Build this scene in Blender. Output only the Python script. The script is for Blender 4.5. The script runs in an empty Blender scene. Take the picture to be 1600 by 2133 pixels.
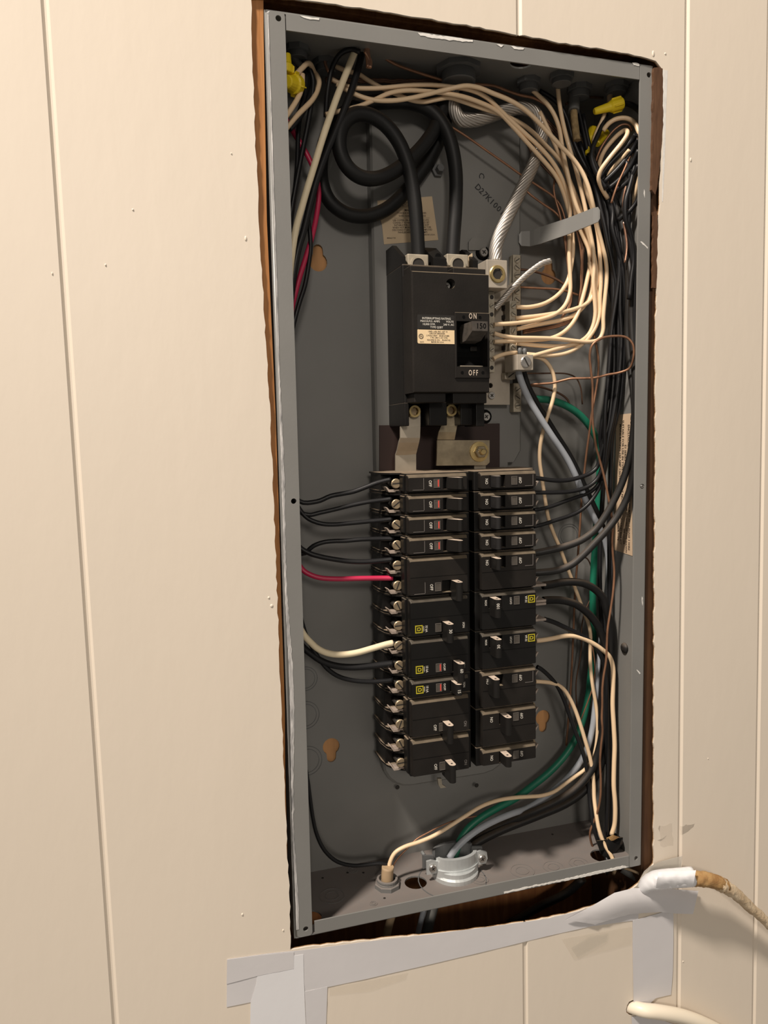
import bpy, bmesh, math, random
from mathutils import Vector, Matrix
from mathutils.geometry import delaunay_2d_cdt

random.seed(7)
scene = bpy.context.scene
COL = scene.collection
ZO = 1.00                       # height of the top edge of the box above the floor of the room

# ------------------------------------------------------------------ camera
CAM = Vector((-0.10131735, -0.63203881, -0.34040214))
FPX = 1571.93
_rv = Vector((0.09404948, -0.29672333, -0.03334656))
_R = Matrix.Rotation(_rv.length, 3, _rv.normalized()) @ Matrix(((1, 0, 0), (0, 0, -1), (0, 1, 0)))
cd = bpy.data.cameras.new('camera')
cam = bpy.data.objects.new('camera', cd)
COL.objects.link(cam)
cd.sensor_fit = 'HORIZONTAL'
cd.sensor_width = 36.0
cd.lens = FPX / 1600.0 * 36.0
cd.clip_start = 0.02
cd.clip_end = 60
_cols = (_R[0], -_R[1], -_R[2])
_m = Matrix((( _cols[0][0], _cols[1][0], _cols[2][0]),
             ( _cols[0][1], _cols[1][1], _cols[2][1]),
             ( _cols[0][2], _cols[1][2], _cols[2][2]))).to_4x4()
_m.translation = CAM + Vector((0, 0, ZO))
cam.matrix_world = _m
scene.camera = cam

# ------------------------------------------------------------------ light and exposure
w = bpy.data.worlds.new('room_ambient')
scene.world = w
w.use_nodes = True
w.node_tree.nodes['Background'].inputs['Color'].default_value = (1.0, 0.90, 0.79, 1)
w.node_tree.nodes['Background'].inputs['Strength'].default_value = 0.23

def area(name, loc, target, size, power, col):
    l = bpy.data.lights.new(name, 'AREA')
    l.shape = 'DISK'; l.size = size; l.energy = power; l.color = col
    o = bpy.data.objects.new(name, l)
    COL.objects.link(o)
    o.location = Vector(loc) + Vector((0, 0, ZO))
    d = Vector(target) - Vector(loc)
    o.rotation_euler = d.to_track_quat('-Z', 'Y').to_euler()
    return o
area('ceiling_lamp', (-1.35, -1.02, 2.20), (0.15, 0, -0.4), 0.30, 160.0, (1.0, 0.89, 0.785))
area('front_fill', (-0.45, -3.0, 0.50), (0.15, 0, -0.3), 0.45, 21.0, (1.0, 0.90, 0.80))  # unseen fill light added in front to lift the shaded top wires

vs = scene.view_settings
vs.view_transform = 'Standard'
vs.look = 'None'
vs.gamma = 1.0
vs.exposure = 0.0
vs.use_curve_mapping = False

# ------------------------------------------------------------------ picture -> place helpers
def _dir(u, v):
    return _R.transposed() @ Vector(((u - 800) / FPX, (v - 1066.5) / FPX, 1.0))
def at(u, v, Y):
    d = _dir(u, v); return CAM + d * ((Y - CAM.y) / d.y)
def atx(u, v, X):
    d = _dir(u, v); return CAM + d * ((X - CAM.x) / d.x)
def atz(u, v, Z):
    d = _dir(u, v); return CAM + d * ((Z - CAM.z) / d.z)

BACK = 0.096                    # inner face of the back of the box
PAN = 0.082                     # face of the raised mounting pan

# ------------------------------------------------------------------ materials
MATS = {}
def mat(name, col, rough=0.5, metal=0.0, vary=0.0, vscale=40.0, bump=0.0, bscale=200.0,
        dust=0.0, dustcol=(0.30, 0.24, 0.18), spec=0.5, alpha=1.0, trans=0.0, coat=0.0, stretch=None, col2=None):
    m = bpy.data.materials.new(name)
    m.use_nodes = True
    nt = m.node_tree
    b = nt.nodes['Principled BSDF']
    b.inputs['Roughness'].default_value = rough
    b.inputs['Metallic'].default_value = metal
    b.inputs['Specular IOR Level'].default_value = spec
    b.inputs['Coat Weight'].default_value = coat
    b.inputs['Alpha'].default_value = alpha
    b.inputs['Transmission Weight'].default_value = trans
    b.inputs['Base Color'].default_value = (*col, 1)
    tc = nt.nodes.new('ShaderNodeTexCoord')
    src = tc.outputs['Object']
    if stretch:
        mp = nt.nodes.new('ShaderNodeMapping')
        mp.inputs['Scale'].default_value = stretch
        nt.links.new(src, mp.inputs['Vector']); src = mp.outputs['Vector']
    out = None
    if vary > 0 or col2:
        n = nt.nodes.new('ShaderNodeTexNoise')
        n.inputs['Scale'].default_value = vscale
        n.inputs['Detail'].default_value = 6
        nt.links.new(src, n.inputs['Vector'])
        r = nt.nodes.new('ShaderNodeValToRGB')
        r.color_ramp.elements[0].position = 0.3
        r.color_ramp.elements[1].position = 0.72
        lo = col2 if col2 else tuple(c * (1 - vary) for c in col)
        hi = col if col2 else tuple(min(1, c * (1 + vary)) for c in col)
        r.color_ramp.elements[0].color = (*lo, 1)
        r.color_ramp.elements[1].color = (*hi, 1)
        nt.links.new(n.outputs['Fac'], r.inputs['Fac'])
        out = r.outputs['Color']
        nt.links.new(out, b.inputs['Base Color'])
    if dust > 0:                # settled dust on faces that look up
        g = nt.nodes.new('ShaderNodeNewGeometry')
        s = nt.nodes.new('ShaderNodeSeparateXYZ')
        nt.links.new(g.outputs['Normal'], s.inputs['Vector'])
        mr = nt.nodes.new('ShaderNodeMapRange')
        mr.inputs['From Min'].default_value = 0.25
        mr.inputs['From Max'].default_value = 0.95
        mr.inputs['To Max'].default_value = dust
        nt.links.new(s.outputs['Z'], mr.inputs['Value'])
        n2 = nt.nodes.new('ShaderNodeTexNoise')
        n2.inputs['Scale'].default_value = 120
        n2.inputs['Detail'].default_value = 5
        nt.links.new(tc.outputs['Object'], n2.inputs['Vector'])
        mu = nt.nodes.new('ShaderNodeMath'); mu.operation = 'MULTIPLY'; mu.use_clamp = True
        ad = nt.nodes.new('ShaderNodeMath'); ad.operation = 'ADD'
        ad.inputs[1].default_value = 0.45
        nt.links.new(n2.outputs['Fac'], ad.inputs[0])
        nt.links.new(mr.outputs['Result'], mu.inputs[0])
        nt.links.new(ad.outputs[0], mu.inputs[1])
        mx = nt.nodes.new('ShaderNodeMixRGB')
        mx.inputs['Color1'].default_value = (*col, 1)
        mx.inputs['Color2'].default_value = (*dustcol, 1)
        nt.links.new(mu.outputs[0], mx.inputs['Fac'])
        if out: nt.links.new(out, mx.inputs['Color1'])
        nt.links.new(mx.outputs['Color'], b.inputs['Base Color'])
        rr = nt.nodes.new('ShaderNodeMixRGB')
        rr.inputs['Color1'].default_value = (rough, rough, rough, 1)
        rr.inputs['Color2'].default_value = (0.9, 0.9, 0.9, 1)
        nt.links.new(mu.outputs[0], rr.inputs['Fac'])
        nt.links.new(rr.outputs['Color'], b.inputs['Roughness'])
    if bump > 0:
        n3 = nt.nodes.new('ShaderNodeTexNoise')
        n3.inputs['Scale'].default_value = bscale
        n3.inputs['Detail'].default_value = 4
        nt.links.new(src, n3.inputs['Vector'])
        bp = nt.nodes.new('ShaderNodeBump')
        bp.inputs['Strength'].default_value = bump
        bp.inputs['Distance'].default_value = 0.002
        nt.links.new(n3.outputs['Fac'], bp.inputs['Height'])
        nt.links.new(bp.outputs['Normal'], b.inputs['Normal'])
    MATS[name] = m
    return m

mat('wall_paint', (0.745, 0.662, 0.553), 0.45, vary=0.02, vscale=5, bump=0.10, bscale=70, stretch=(1, 1, 0.35))
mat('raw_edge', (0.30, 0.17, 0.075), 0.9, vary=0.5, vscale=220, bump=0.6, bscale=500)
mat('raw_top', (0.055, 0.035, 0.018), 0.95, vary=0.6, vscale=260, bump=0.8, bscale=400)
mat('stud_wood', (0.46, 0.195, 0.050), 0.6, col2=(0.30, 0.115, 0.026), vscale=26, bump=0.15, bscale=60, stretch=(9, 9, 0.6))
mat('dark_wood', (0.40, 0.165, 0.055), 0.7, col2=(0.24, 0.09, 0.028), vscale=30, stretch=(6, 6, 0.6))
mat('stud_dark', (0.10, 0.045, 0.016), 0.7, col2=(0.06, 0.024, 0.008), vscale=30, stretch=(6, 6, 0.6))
mat('backing_wood', (0.52, 0.27, 0.11), 0.75, vary=0.3, vscale=20, stretch=(5, 5, 0.5))
mat('veneer', (0.125, 0.060, 0.028), 0.6, col2=(0.07, 0.03, 0.012), vscale=60, stretch=(5, 5, 0.8))
mat('enamel', (0.205, 0.203, 0.192), 0.38, vary=0.06, vscale=14, bump=0.02, bscale=300)
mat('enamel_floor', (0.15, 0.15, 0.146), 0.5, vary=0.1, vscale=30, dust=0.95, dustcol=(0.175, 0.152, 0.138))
mat('enamel_dark', (0.12, 0.123, 0.123), 0.5, vary=0.1, vscale=40)
mat('white_smear_glint', (0.68, 0.66, 0.64), 0.5, col2=(0.19, 0.19, 0.19), vscale=130, bump=0.3, bscale=300, stretch=(2, 1, 0.35))
mat('white_chip', (0.72, 0.70, 0.66), 0.6, vary=0.1, vscale=200)
mat('black_plastic', (0.0085, 0.0078, 0.0072), 0.40, spec=0.22, vary=0.25, vscale=30, dust=0.85, dustcol=(0.27, 0.21, 0.15), bump=0.03, bscale=500)
mat('black_old', (0.0150, 0.0128, 0.0110), 0.5, spec=0.22, vary=0.25, vscale=30, dust=0.8, dustcol=(0.24, 0.19, 0.13), bump=0.05, bscale=500)
mat('black_new', (0.0085, 0.0080, 0.0075), 0.36, spec=0.25, vary=0.2, vscale=30, dust=0.55, dustcol=(0.20, 0.17, 0.13))
mat('black_deep', (0.003, 0.003, 0.003), 0.7, spec=0.1)
mat('black_clean', (0.0075, 0.007, 0.0065), 0.42, spec=0.2)
mat('handle_black', (0.012, 0.011, 0.010), 0.4, spec=0.25, dust=1.0, dustcol=(0.55, 0.45, 0.36))
mat('handle_grey', (0.018, 0.017, 0.017), 0.45, spec=0.25, dust=0.9, dustcol=(0.30, 0.26, 0.22))
mat('toggle_grey', (0.065, 0.055, 0.046), 0.6, vary=0.3, vscale=200)
mat('toggle_rim', (0.13, 0.115, 0.10), 0.5)
mat('insul_brown', (0.030, 0.014, 0.011), 0.6)
mat('cream_wire', (0.82, 0.61, 0.39), 0.42, vary=0.05, vscale=20, coat=0.1)
mat('cream_big', (0.86, 0.74, 0.51), 0.40, vary=0.04, vscale=30, coat=0.1)
mat('ivory_cable', (0.80, 0.72, 0.58), 0.4, vary=0.03, vscale=20)
mat('black_wire', (0.010, 0.010, 0.011), 0.40, spec=0.35, vary=0.2, vscale=40)
mat('black_cable', (0.009, 0.009, 0.009), 0.50, spec=0.3, vary=0.2, vscale=40, dust=0.45, dustcol=(0.13, 0.095, 0.065))
mat('dusty_cable', (0.014, 0.013, 0.012), 0.5, vary=0.2, vscale=40, dust=0.8, dustcol=(0.14, 0.11, 0.085))
mat('red_wire', (0.50, 0.020, 0.075), 0.4, vary=0.06, vscale=30)
mat('green_wire', (0.010, 0.155, 0.090), 0.45, vary=0.1, vscale=30)
mat('grey_wire', (0.36, 0.385, 0.42), 0.42, vary=0.06, vscale=40)
mat('grey_sheath', (0.115, 0.115, 0.11), 0.6, vary=0.15, vscale=60)
mat('tan_sheath', (0.42, 0.30, 0.18), 0.6, vary=0.12, vscale=60)
mat('paper_fibre', (0.30, 0.21, 0.10), 0.9, vary=0.4, vscale=200, bump=0.6)
mat('copper', (0.30, 0.155, 0.090), 0.42, metal=0.55, vary=0.3, vscale=60)
mat('copper_dark', (0.135, 0.075, 0.048), 0.5, metal=0.6, vary=0.35, vscale=60)
mat('copper_bright', (0.66, 0.38, 0.26), 0.3, metal=0.8, vary=0.2, vscale=80)
mat('alum', (0.52, 0.485, 0.44), 0.40, metal=0.8, vary=0.12, vscale=60)
mat('alum_plate', (0.43, 0.38, 0.31), 0.5, metal=0.2, vary=0.14, vscale=50, bump=0.05, bscale=200)
mat('bar_metal', (0.40, 0.355, 0.275), 0.5, metal=0.25, vary=0.2, vscale=90)
mat('tin_strap', (0.46, 0.41, 0.33), 0.42, metal=0.7, vary=0.12, vscale=50)
mat('brass_strap', (0.38, 0.32, 0.22), 0.42, metal=0.75, vary=0.35, vscale=60)
mat('brass', (0.55, 0.42, 0.19), 0.36, metal=0.85, vary=0.18, vscale=120)
mat('screw_brass', (0.40, 0.31, 0.20), 0.5, metal=0.7, vary=0.25, vscale=160)
mat('screw_steel', (0.55, 0.53, 0.50), 0.32, metal=0.9, vary=0.15, vscale=160)
mat('clip_metal', (0.46, 0.38, 0.32), 0.5, metal=0.35, vary=0.2, vscale=150)
mat('zinc', (0.60, 0.63, 0.63), 0.34, metal=0.45, vary=0.12, vscale=50)
mat('slot_dark', (0.02, 0.017, 0.014), 0.7)
mat('yellow_nut', (0.80, 0.60, 0.012), 0.45, vary=0.08, vscale=60)
mat('label_paper', (0.54, 0.42, 0.275), 0.7, vary=0.06, vscale=40)
mat('label_tan', (0.58, 0.43, 0.29), 0.7, vary=0.08, vscale=40)
mat('label_cream', (0.86, 0.66, 0.40), 0.5, vary=0.03, vscale=40)
mat('label_black', (0.018, 0.016, 0.014), 0.45)
mat('ink', (0.045, 0.033, 0.025), 0.8)
mat('print_white', (0.72, 0.68, 0.60), 0.7)
mat('print_tan', (0.62, 0.52, 0.42), 0.7)
mat('print_grey', (0.20, 0.18, 0.165), 0.7)
mat('stamp_ink', (0.030, 0.030, 0.032), 0.8)
mat('logo_yellow', (0.50, 0.43, 0.020), 0.6)
mat('window_grey', (0.085, 0.074, 0.062), 0.3, vary=0.15, vscale=200)
mat('flag_red', (0.72, 0.075, 0.055), 0.5)
mat('tape_silver', (0.64, 0.625, 0.63), 0.42, vary=0.04, vscale=12, bump=0.06, bscale=60)
mat('tape_white', (0.76, 0.76, 0.775), 0.36, vary=0.03, vscale=12, bump=0.05, bscale=60)
mat('tape_clear', (0.58, 0.55, 0.49), 0.25, alpha=0.55, vary=0.05, vscale=30, bump=0.2, bscale=80)
mat('tape_film', (0.70, 0.64, 0.52), 0.10, alpha=0.07, bump=0.5, bscale=60)
mat('foam_brown', (0.46, 0.29, 0.12), 0.8, col2=(0.27, 0.13, 0.04), vscale=90, bump=0.7, bscale=160)
mat('foam_cream', (0.66, 0.54, 0.38), 0.7, col2=(0.48, 0.35, 0.21), vscale=90, bump=0.8, bscale=160)
mat('grime', (0.50, 0.43, 0.35), 0.7, vary=0.1, vscale=120, alpha=0.055)

# ------------------------------------------------------------------ mesh helpers
def obj(name, bm, m, parent=None, smooth=False, sharp=False):
    me = bpy.data.meshes.new(name)
    if isinstance(bm, bmesh.types.BMesh):
        bmesh.ops.recalc_face_normals(bm, faces=bm.faces)
        bm.to_mesh(me); bm.free()
    else:
        me = bm
    if m is not None:
        ms = m if isinstance(m, (list, tuple)) else [m]
        for k in ms: me.materials.append(MATS[k])
    if smooth:
        me.polygons.foreach_set('use_smooth', [True] * len(me.polygons))
    if sharp: me.set_sharp_from_angle(angle=0.9)
    o = bpy.data.objects.new(name, me)
    COL.objects.link(o)
    o.parent = parent
    return o

def put(name, me, parent, matrix):
    o = bpy.data.objects.new(name, me)
    COL.objects.link(o)
    o.parent = parent
    o.matrix_local = matrix
    return o

def thing(name, label, cat, group=None, kind=None):
    o = bpy.data.objects.new(name, None)
    COL.objects.link(o)
    o.empty_display_size = 0.01
    return tag(o, label, cat, group, kind)

def tag(o, label, cat, group=None, kind=None):
    if label: o['label'] = label
    if cat: o['category'] = cat
    if group: o['group'] = group
    if kind: o['kind'] = kind
    return o

def box(bm, x0, x1, y0, y1, z0, z1, bev=0.0, seg=2):
    g = bmesh.ops.create_cube(bm, size=1.0)
    c = Vector(((x0 + x1) / 2, (y0 + y1) / 2, (z0 + z1) / 2))
    s = (abs(x1 - x0), abs(y1 - y0), abs(z1 - z0))
    for v in g['verts']:
        v.co = Vector((v.co.x * s[0], v.co.y * s[1], v.co.z * s[2])) + c
    if bev > 0:
        es = list({e for v in g['verts'] for e in v.link_edges})
        bmesh.ops.bevel(bm, geom=es, offset=min(bev, 0.45 * min(s)), segments=seg, profile=0.5, affect='EDGES')

def _area(p):
    return 0.5 * sum(p[i][0] * p[(i + 1) % len(p)][1] - p[(i + 1) % len(p)][0] * p[i][1] for i in range(len(p)))

def XZ(a, b, c): return (a, c, b)
def XY(a, b, c): return (a, b, c)
def YZ(a, b, c): return (c, a, b)

def plate(bm, outline, c0, c1, holes=(), M=XZ, front=None, ch=0.0, side_mat=0, face_mat=0, back=True):
    """prism from a 2D outline (with holes) between depth c0 (front) and c1; front: smaller outline for a chamfered front edge"""
    loops = [list(front if front else outline)] + [list(h) for h in holes]
    pts, edges, fl = [], [], []
    for lp in loops:
        k = len(pts); n = len(lp)
        pts += [Vector((p[0], p[1])) for p in lp]
        edges += [(k + i, k + (i + 1) % n) for i in range(n)]
    ix = []; k = 0
    for lp in loops: ix.append(list(range(k, k + len(lp)))); k += len(lp)
    vco, _e, tris, *_ = delaunay_2d_cdt(pts, [], ix, 2, 1e-7)
    vf = [bm.verts.new(M(v.x, v.y, c0)) for v in vco]
    for t in tris:
        try: f = bm.faces.new([vf[i] for i in t]); f.material_index = face_mat
        except ValueError: pass
    if back:
        vco2, _e, tris2, *_ = delaunay_2d_cdt([Vector((p[0], p[1])) for lp in [list(outline)] + [list(h) for h in holes] for p in lp],
                                              [], ix, 2, 1e-7)
        vb = [bm.verts.new(M(v.x, v.y, c1)) for v in vco2]
        for t in tris2:
            try: f = bm.faces.new([vb[i] for i in reversed(t)]); f.material_index = side_mat
            except ValueError: pass
    def band(a, ca, b, cb):
        n = len(a)
        va = [bm.verts.new(M(p[0], p[1], ca)) for p in a]
        vb_ = [bm.verts.new(M(p[0], p[1], cb)) for p in b]
        for i in range(n):
            j = (i + 1) % n
            f = bm.faces.new((va[i], va[j], vb_[j], vb_[i])); f.material_index = side_mat
    if front:
        n = len(front)
        va = [bm.verts.new(M(p[0], p[1], c0)) for p in front]
        vb_ = [bm.verts.new(M(p[0], p[1], c0 + ch)) for p in outline]
        for i in range(n):
            j = (i + 1) % n
            f = bm.faces.new((va[i], va[j], vb_[j], vb_[i])); f.material_index = face_mat
        band(outline, c0 + ch, outline, c1)
    else:
        band(outline, c0, outline, c1)
    for h in holes: band(h, c0, h, c1)
    bmesh.ops.remove_doubles(bm, verts=bm.verts, dist=1e-7)

def circ(cx, cy, r, n=20, ry=None, a0=0.0):
    ry = r if ry is None else ry
    return [(cx + r * math.cos(a0 + 2 * math.pi * i / n), cy + ry * math.sin(a0 + 2 * math.pi * i / n)) for i in range(n)]

def rrect(x0, x1, y0, y1, r, n=3):
    r = min(r, 0.49 * abs(x1 - x0), 0.49 * abs(y1 - y0)); out = []
    for cx, cy, a in ((x1 - r, y1 - r, 0), (x0 + r, y1 - r, 90), (x0 + r, y0 + r, 180), (x1 - r, y0 + r, 270)):
        for i in range(n + 1):
            t = math.radians(a + 90 * i / n)
            out.append((cx + r * math.cos(t), cy + r * math.sin(t)))
    return out

def rect(x0, x1, y0, y1): return [(x0, y0), (x1, y0), (x1, y1), (x0, y1)]

def catmull(pts, per=5):
    P = [Vector(p) for p in pts]
    Q = [P[0] * 2 - P[1]] + P + [P[-1] * 2 - P[-2]]
    out = []
    for i in range(1, len(Q) - 2):
        p0, p1, p2, p3 = Q[i - 1], Q[i], Q[i + 1], Q[i + 2]
        t0 = 0.0
        t1 = t0 + max(1e-5, (p1 - p0).length) ** 0.5
        t2 = t1 + max(1e-5, (p2 - p1).length) ** 0.5
        t3 = t2 + max(1e-5, (p3 - p2).length) ** 0.5
        for k in range(per):
            t = t1 + (t2 - t1) * k / per
            a1 = p0 * ((t1 - t) / (t1 - t0)) + p1 * ((t - t0) / (t1 - t0))
            a2 = p1 * ((t2 - t) / (t2 - t1)) + p2 * ((t - t1) / (t2 - t1))
            a3 = p2 * ((t3 - t) / (t3 - t2)) + p3 * ((t - t2) / (t3 - t2))
            b1 = a1 * ((t2 - t) / (t2 - t0)) + a2 * ((t - t0) / (t2 - t0))
            b2 = a2 * ((t3 - t) / (t3 - t1)) + a3 * ((t - t1) / (t3 - t1))
            out.append(b1 * ((t2 - t) / (t2 - t1)) + b2 * ((t - t1) / (t2 - t1)))
    out.append(P[-1])
    return out

def frames(path):
    T = []
    for i in range(len(path)):
        a = path[max(0, i - 1)]; b = path[min(len(path) - 1, i + 1)]
        T.append((b - a).normalized() if (b - a).length > 1e-9 else Vector((0, 0, 1)))
    n = T[0].orthogonal().normalized()
    fr = []
    for i, t in enumerate(T):
        if i:
            n = T[i - 1].rotation_difference(t) @ n
        n = (n - t * n.dot(t)).normalized()
        fr.append((n.copy(), t.cross(n)))
    return fr

def tube(bm, path, r, sides=10, cap=True, squash=None):
    fr = frames(path); rings = []
    for i, p in enumerate(path):
        ri = r(i / (len(path) - 1)) if callable(r) else r
        rings.append([bm.verts.new(p + (fr[i][0] * math.cos(2 * math.pi * k / sides) + fr[i][1] * math.sin(2 * math.pi * k / sides)) * ri)
                      for k in range(sides)])
    for i in range(len(rings) - 1):
        for k in range(sides):
            f = bm.faces.new((rings[i][k], rings[i][(k + 1) % sides], rings[i + 1][(k + 1) % sides], rings[i + 1][k]))
            f.smooth = True
    if cap:
        bm.faces.new(list(reversed(rings[0]))); bm.faces.new(rings[-1])

def lathe(bm, prof, n=20, M=None, smooth=True):
    """prof: (r, h) pairs; axis along local z of matrix M"""
    M = M or Matrix.Identity(4); rings = []
    for r, h in prof:
        rings.append([bm.verts.new(M @ Vector((r * math.cos(2 * math.pi * k / n), r * math.sin(2 * math.pi * k / n), h))) for k in range(n)])
    for i in range(len(rings) - 1):
        for k in range(n):
            f = bm.faces.new((rings[i][k], rings[i][(k + 1) % n], rings[i + 1][(k + 1) % n], rings[i + 1][k])); f.smooth = smooth
    for rg in (rings[0], rings[-1]):
        try: bm.faces.new(rg)
        except ValueError: pass

FACE = Matrix.Rotation(math.radians(90), 4, 'X')      # local z -> world -Y (towards the room)

_txt = {}
def text_mesh(s, material, gap=1.0):
    key = (s, material, gap)
    if key not in _txt:
        c = bpy.data.curves.new('lettering', 'FONT')
        c.body = s; c.size = 1.0; c.align_x = 'CENTER'; c.align_y = 'CENTER'
        c.resolution_u = 2; c.offset = 0.012; c.space_character = gap
        t = bpy.data.objects.new('lettering', c)
        me = bpy.data.meshes.new_from_object(t)
        bpy.data.objects.remove(t); bpy.data.curves.remove(c)
        me.name = 'lettering'
        me.materials.clear(); me.materials.append(MATS[material])
        _txt[key] = me
    return _txt[key]

def text(s, size, loc, material, parent, roll=0.0, base=None, sx=1.0, gap=1.0):
    """flat print; base: 4x4 rotation whose local z is the surface normal (default: faces the room)"""
    base = base if base is not None else FACE
    m = Matrix.Translation(loc) @ base @ Matrix.Rotation(math.radians(roll), 4, 'Z') @ Matrix.Diagonal((size * sx, size, size, 1))
    return put('lettering', text_mesh(s, material, gap), parent, m)

def ribbon(bm, rows, thick):
    """sheet strip: rows of (left point, right point); thickened away from the camera side (+Y)"""
    n = len(rows)
    F = [[bm.verts.new(p) for p in r] for r in rows]
    nb = []
    for i in range(n):
        a = rows[max(0, i - 1)]; b = rows[min(n - 1, i + 1)]
        d = ((b[0] + b[1]) - (a[0] + a[1])) / 2
        nn = d.cross(rows[i][-1] - rows[i][0]).normalized()
        if nn.y < 0: nn = -nn
        nb.append(nn)
    B = [[bm.verts.new(p + nb[i] * thick) for p in r] for i, r in enumerate(rows)]
    for i in range(n - 1):
        for k in range(len(rows[0]) - 1):
            bm.faces.new((F[i][k], F[i + 1][k], F[i + 1][k + 1], F[i][k + 1]))
            bm.faces.new((B[i][k], B[i][k + 1], B[i + 1][k + 1], B[i + 1][k]))
        bm.faces.new((F[i][0], B[i][0], B[i + 1][0], F[i + 1][0]))
        bm.faces.new((F[i][-1], F[i + 1][-1], B[i + 1][-1], B[i][-1]))
    for i in (0, n - 1):
        for k in range(len(rows[0]) - 1):
            bm.faces.new((F[i][k], F[i][k + 1], B[i][k + 1], B[i][k]))

def slot_screw_mesh(name, r, h, material, slot=True, cross=False, ang=0.0):
    bm = bmesh.new()
    lathe(bm, [(r, 0), (r, h * 0.6), (r * 0.86, h)], 16, smooth=False)
    if slot:
        w = r * 0.14
        g = bmesh.new()
    me_o = None
    for f in bm.faces: f.material_index = 0
    def bar(a):
        c, s = math.cos(a), math.sin(a)
        L, w = r * (0.84 if not cross else 0.5), r * 0.13
        vs_ = [bm.verts.new((c * x - s * y, s * x + c * y, h * 1.03)) for x, y in ((-L, -w), (L, -w), (L, w), (-L, w))]
        f = bm.faces.new(vs_); f.material_index = 1
    if slot or cross: bar(ang)
    if cross: bar(ang + math.pi / 2)
    me = bpy.data.meshes.new(name)
    bm.to_mesh(me); bm.free()
    me.materials.append(MATS[material]); me.materials.append(MATS['slot_dark'])
    return me
SCREW = [slot_screw_mesh('screw', 0.0046, 0.0016, 'screw_brass', ang=a) for a in (0.05, 0.65, -0.7, -0.9, 0.02, 1.2, 2.0)]
PHIL = slot_screw_mesh('screw', 0.0046, 0.0026, 'screw_steel', slot=False, cross=True, ang=0.5)
BARSCREW = [slot_screw_mesh('screw', 0.0027, 0.0011, 'bar_metal', ang=a) for a in (0.6, -0.6, 0.2, 1.1)]
def face_m(p, s=1.0, roll=0.0):
    return Matrix.Translation(p) @ FACE @ Matrix.Rotation(roll, 4, 'Z') @ Matrix.Scale(s, 4)
# ================================================================== THE WALL
WY = -0.003                     # painted face of the panelling
def g_line(a, b):
    p, q = at(*a, WY), at(*b, WY)
    k = (q.x - p.x) / (q.z - p.z)
    return lambda z: p.x + k * (z - p.z)
G1 = g_line((93, 0), (241, 2133))
G2 = g_line((1081, 0), (1095, 2133))
G3 = g_line((1432, 0), (1413, 2133))
G4 = g_line((1598, 350), (1570, 2133))
GL = lambda z: G1(z) - 0.18
GR = lambda z: G4(z) + 0.22
ZT, ZB = 0.62, -1.66
def jag(pts, amp, step=0.006):
    out = []
    for i in range(len(pts) - 1):
        a, b = Vector(pts[i]), Vector(pts[i + 1])
        n = max(1, int((b - a).length / step))
        for k in range(n):
            p = a.lerp(b, k / n)
            out.append((p.x + random.uniform(-amp, amp), p.y + random.uniform(-amp, amp)))
    out.append(tuple(pts[-1]))
    return out
def pp(l, Y=WY): return [(at(u, v, Y).x, at(u, v, Y).z) for u, v in l]
cut_top_l = pp([(1080, 72), (1000, 57), (900, 40), (800, 24), (700, 9), (610, -3), (523, -6)])
cut_left = pp([(523, -6), (525, 60), (527, 150), (532, 287), (540, 460), (551, 660), (562.7, 860), (571, 1068), (578, 1260), (583, 1400), (588, 1500),
               (593, 1650), (598, 1760), (603, 1860), (606, 1978)])
cut_bot_l = pp([(606, 1978), (700, 1966), (760, 1960), (900, 1946), (1040, 1930), (1096, 1921)])
cut_bot_r = pp([(1096, 1921), (1180, 1905), (1245, 1886), (1300, 1864), (1332, 1840), (1362, 1800)])
cut_right = pp([(1362, 1800), (1363, 1700), (1363, 1500), (1364, 1300), (1366, 1000), (1367, 700), (1370, 500), (1374, 440), (1379, 300), (1381, 200), (1381, 145)])
cut_top_r = pp([(1381, 145), (1366, 128), (1350, 120), (1280, 106), (1180, 91), (1080, 72)])
J = 0.0006
jt_l, jl, jb_l = jag(cut_top_l, J), jag(cut_left, J), jag(cut_bot_l, J)
jb_r, jr, jt_r = jag(cut_bot_r, J), jag(cut_right, J * 1.2), jag(cut_top_r, J)

wall = None
def sheet():
    """the backing sheet the boards are worked from, with the opening cut through it"""
    global wall
    hole = jt_l[:-1] + jl[:-1] + jb_l[:-1] + jb_r[:-1] + jr[:-1] + jt_r[:-1]
    c = Vector((0.18, -0.39))
    hole = [(c.x + (x - c.x) * 1.003, c.y + (z - c.y) * 1.0015) for x, z in hole]
    small = circ(*[getattr(at(1318, 2098, WY), k) for k in ('x', 'z')], 0.0085, 14)
    bm = bmesh.new()
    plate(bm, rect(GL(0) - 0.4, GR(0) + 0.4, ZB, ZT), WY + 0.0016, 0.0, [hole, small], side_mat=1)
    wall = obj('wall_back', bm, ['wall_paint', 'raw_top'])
    tag(wall, 'cream painted plank panelling with a rough opening cut for the panel', 'wall', kind='structure')
sheet()
def board(fo):
    """fo(off) -> outline with the groove edges drawn in by off"""
    bm = bmesh.new()
    holes = getattr(fo, 'holes', ())
    plate(bm, fo(0.0006), WY, WY + 0.0028, holes, front=fo(0.0029), ch=0.0017, side_mat=1)
    return obj('plank', bm, ['wall_paint', 'raw_edge'], wall)
def plain(a, b):
    def fo(off): return [(a(ZB) + off, ZB), (b(ZB) - off, ZB), (b(ZT) - off, ZT), (a(ZT) + off, ZT)]
    return fo
board(plain(lambda z: GL(z) - 0.35, GL)); board(plain(GL, G1)); board(plain(G3, G4)); board(plain(G4, GR)); board(plain(GR, lambda z: GR(z) + 0.35))
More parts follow.
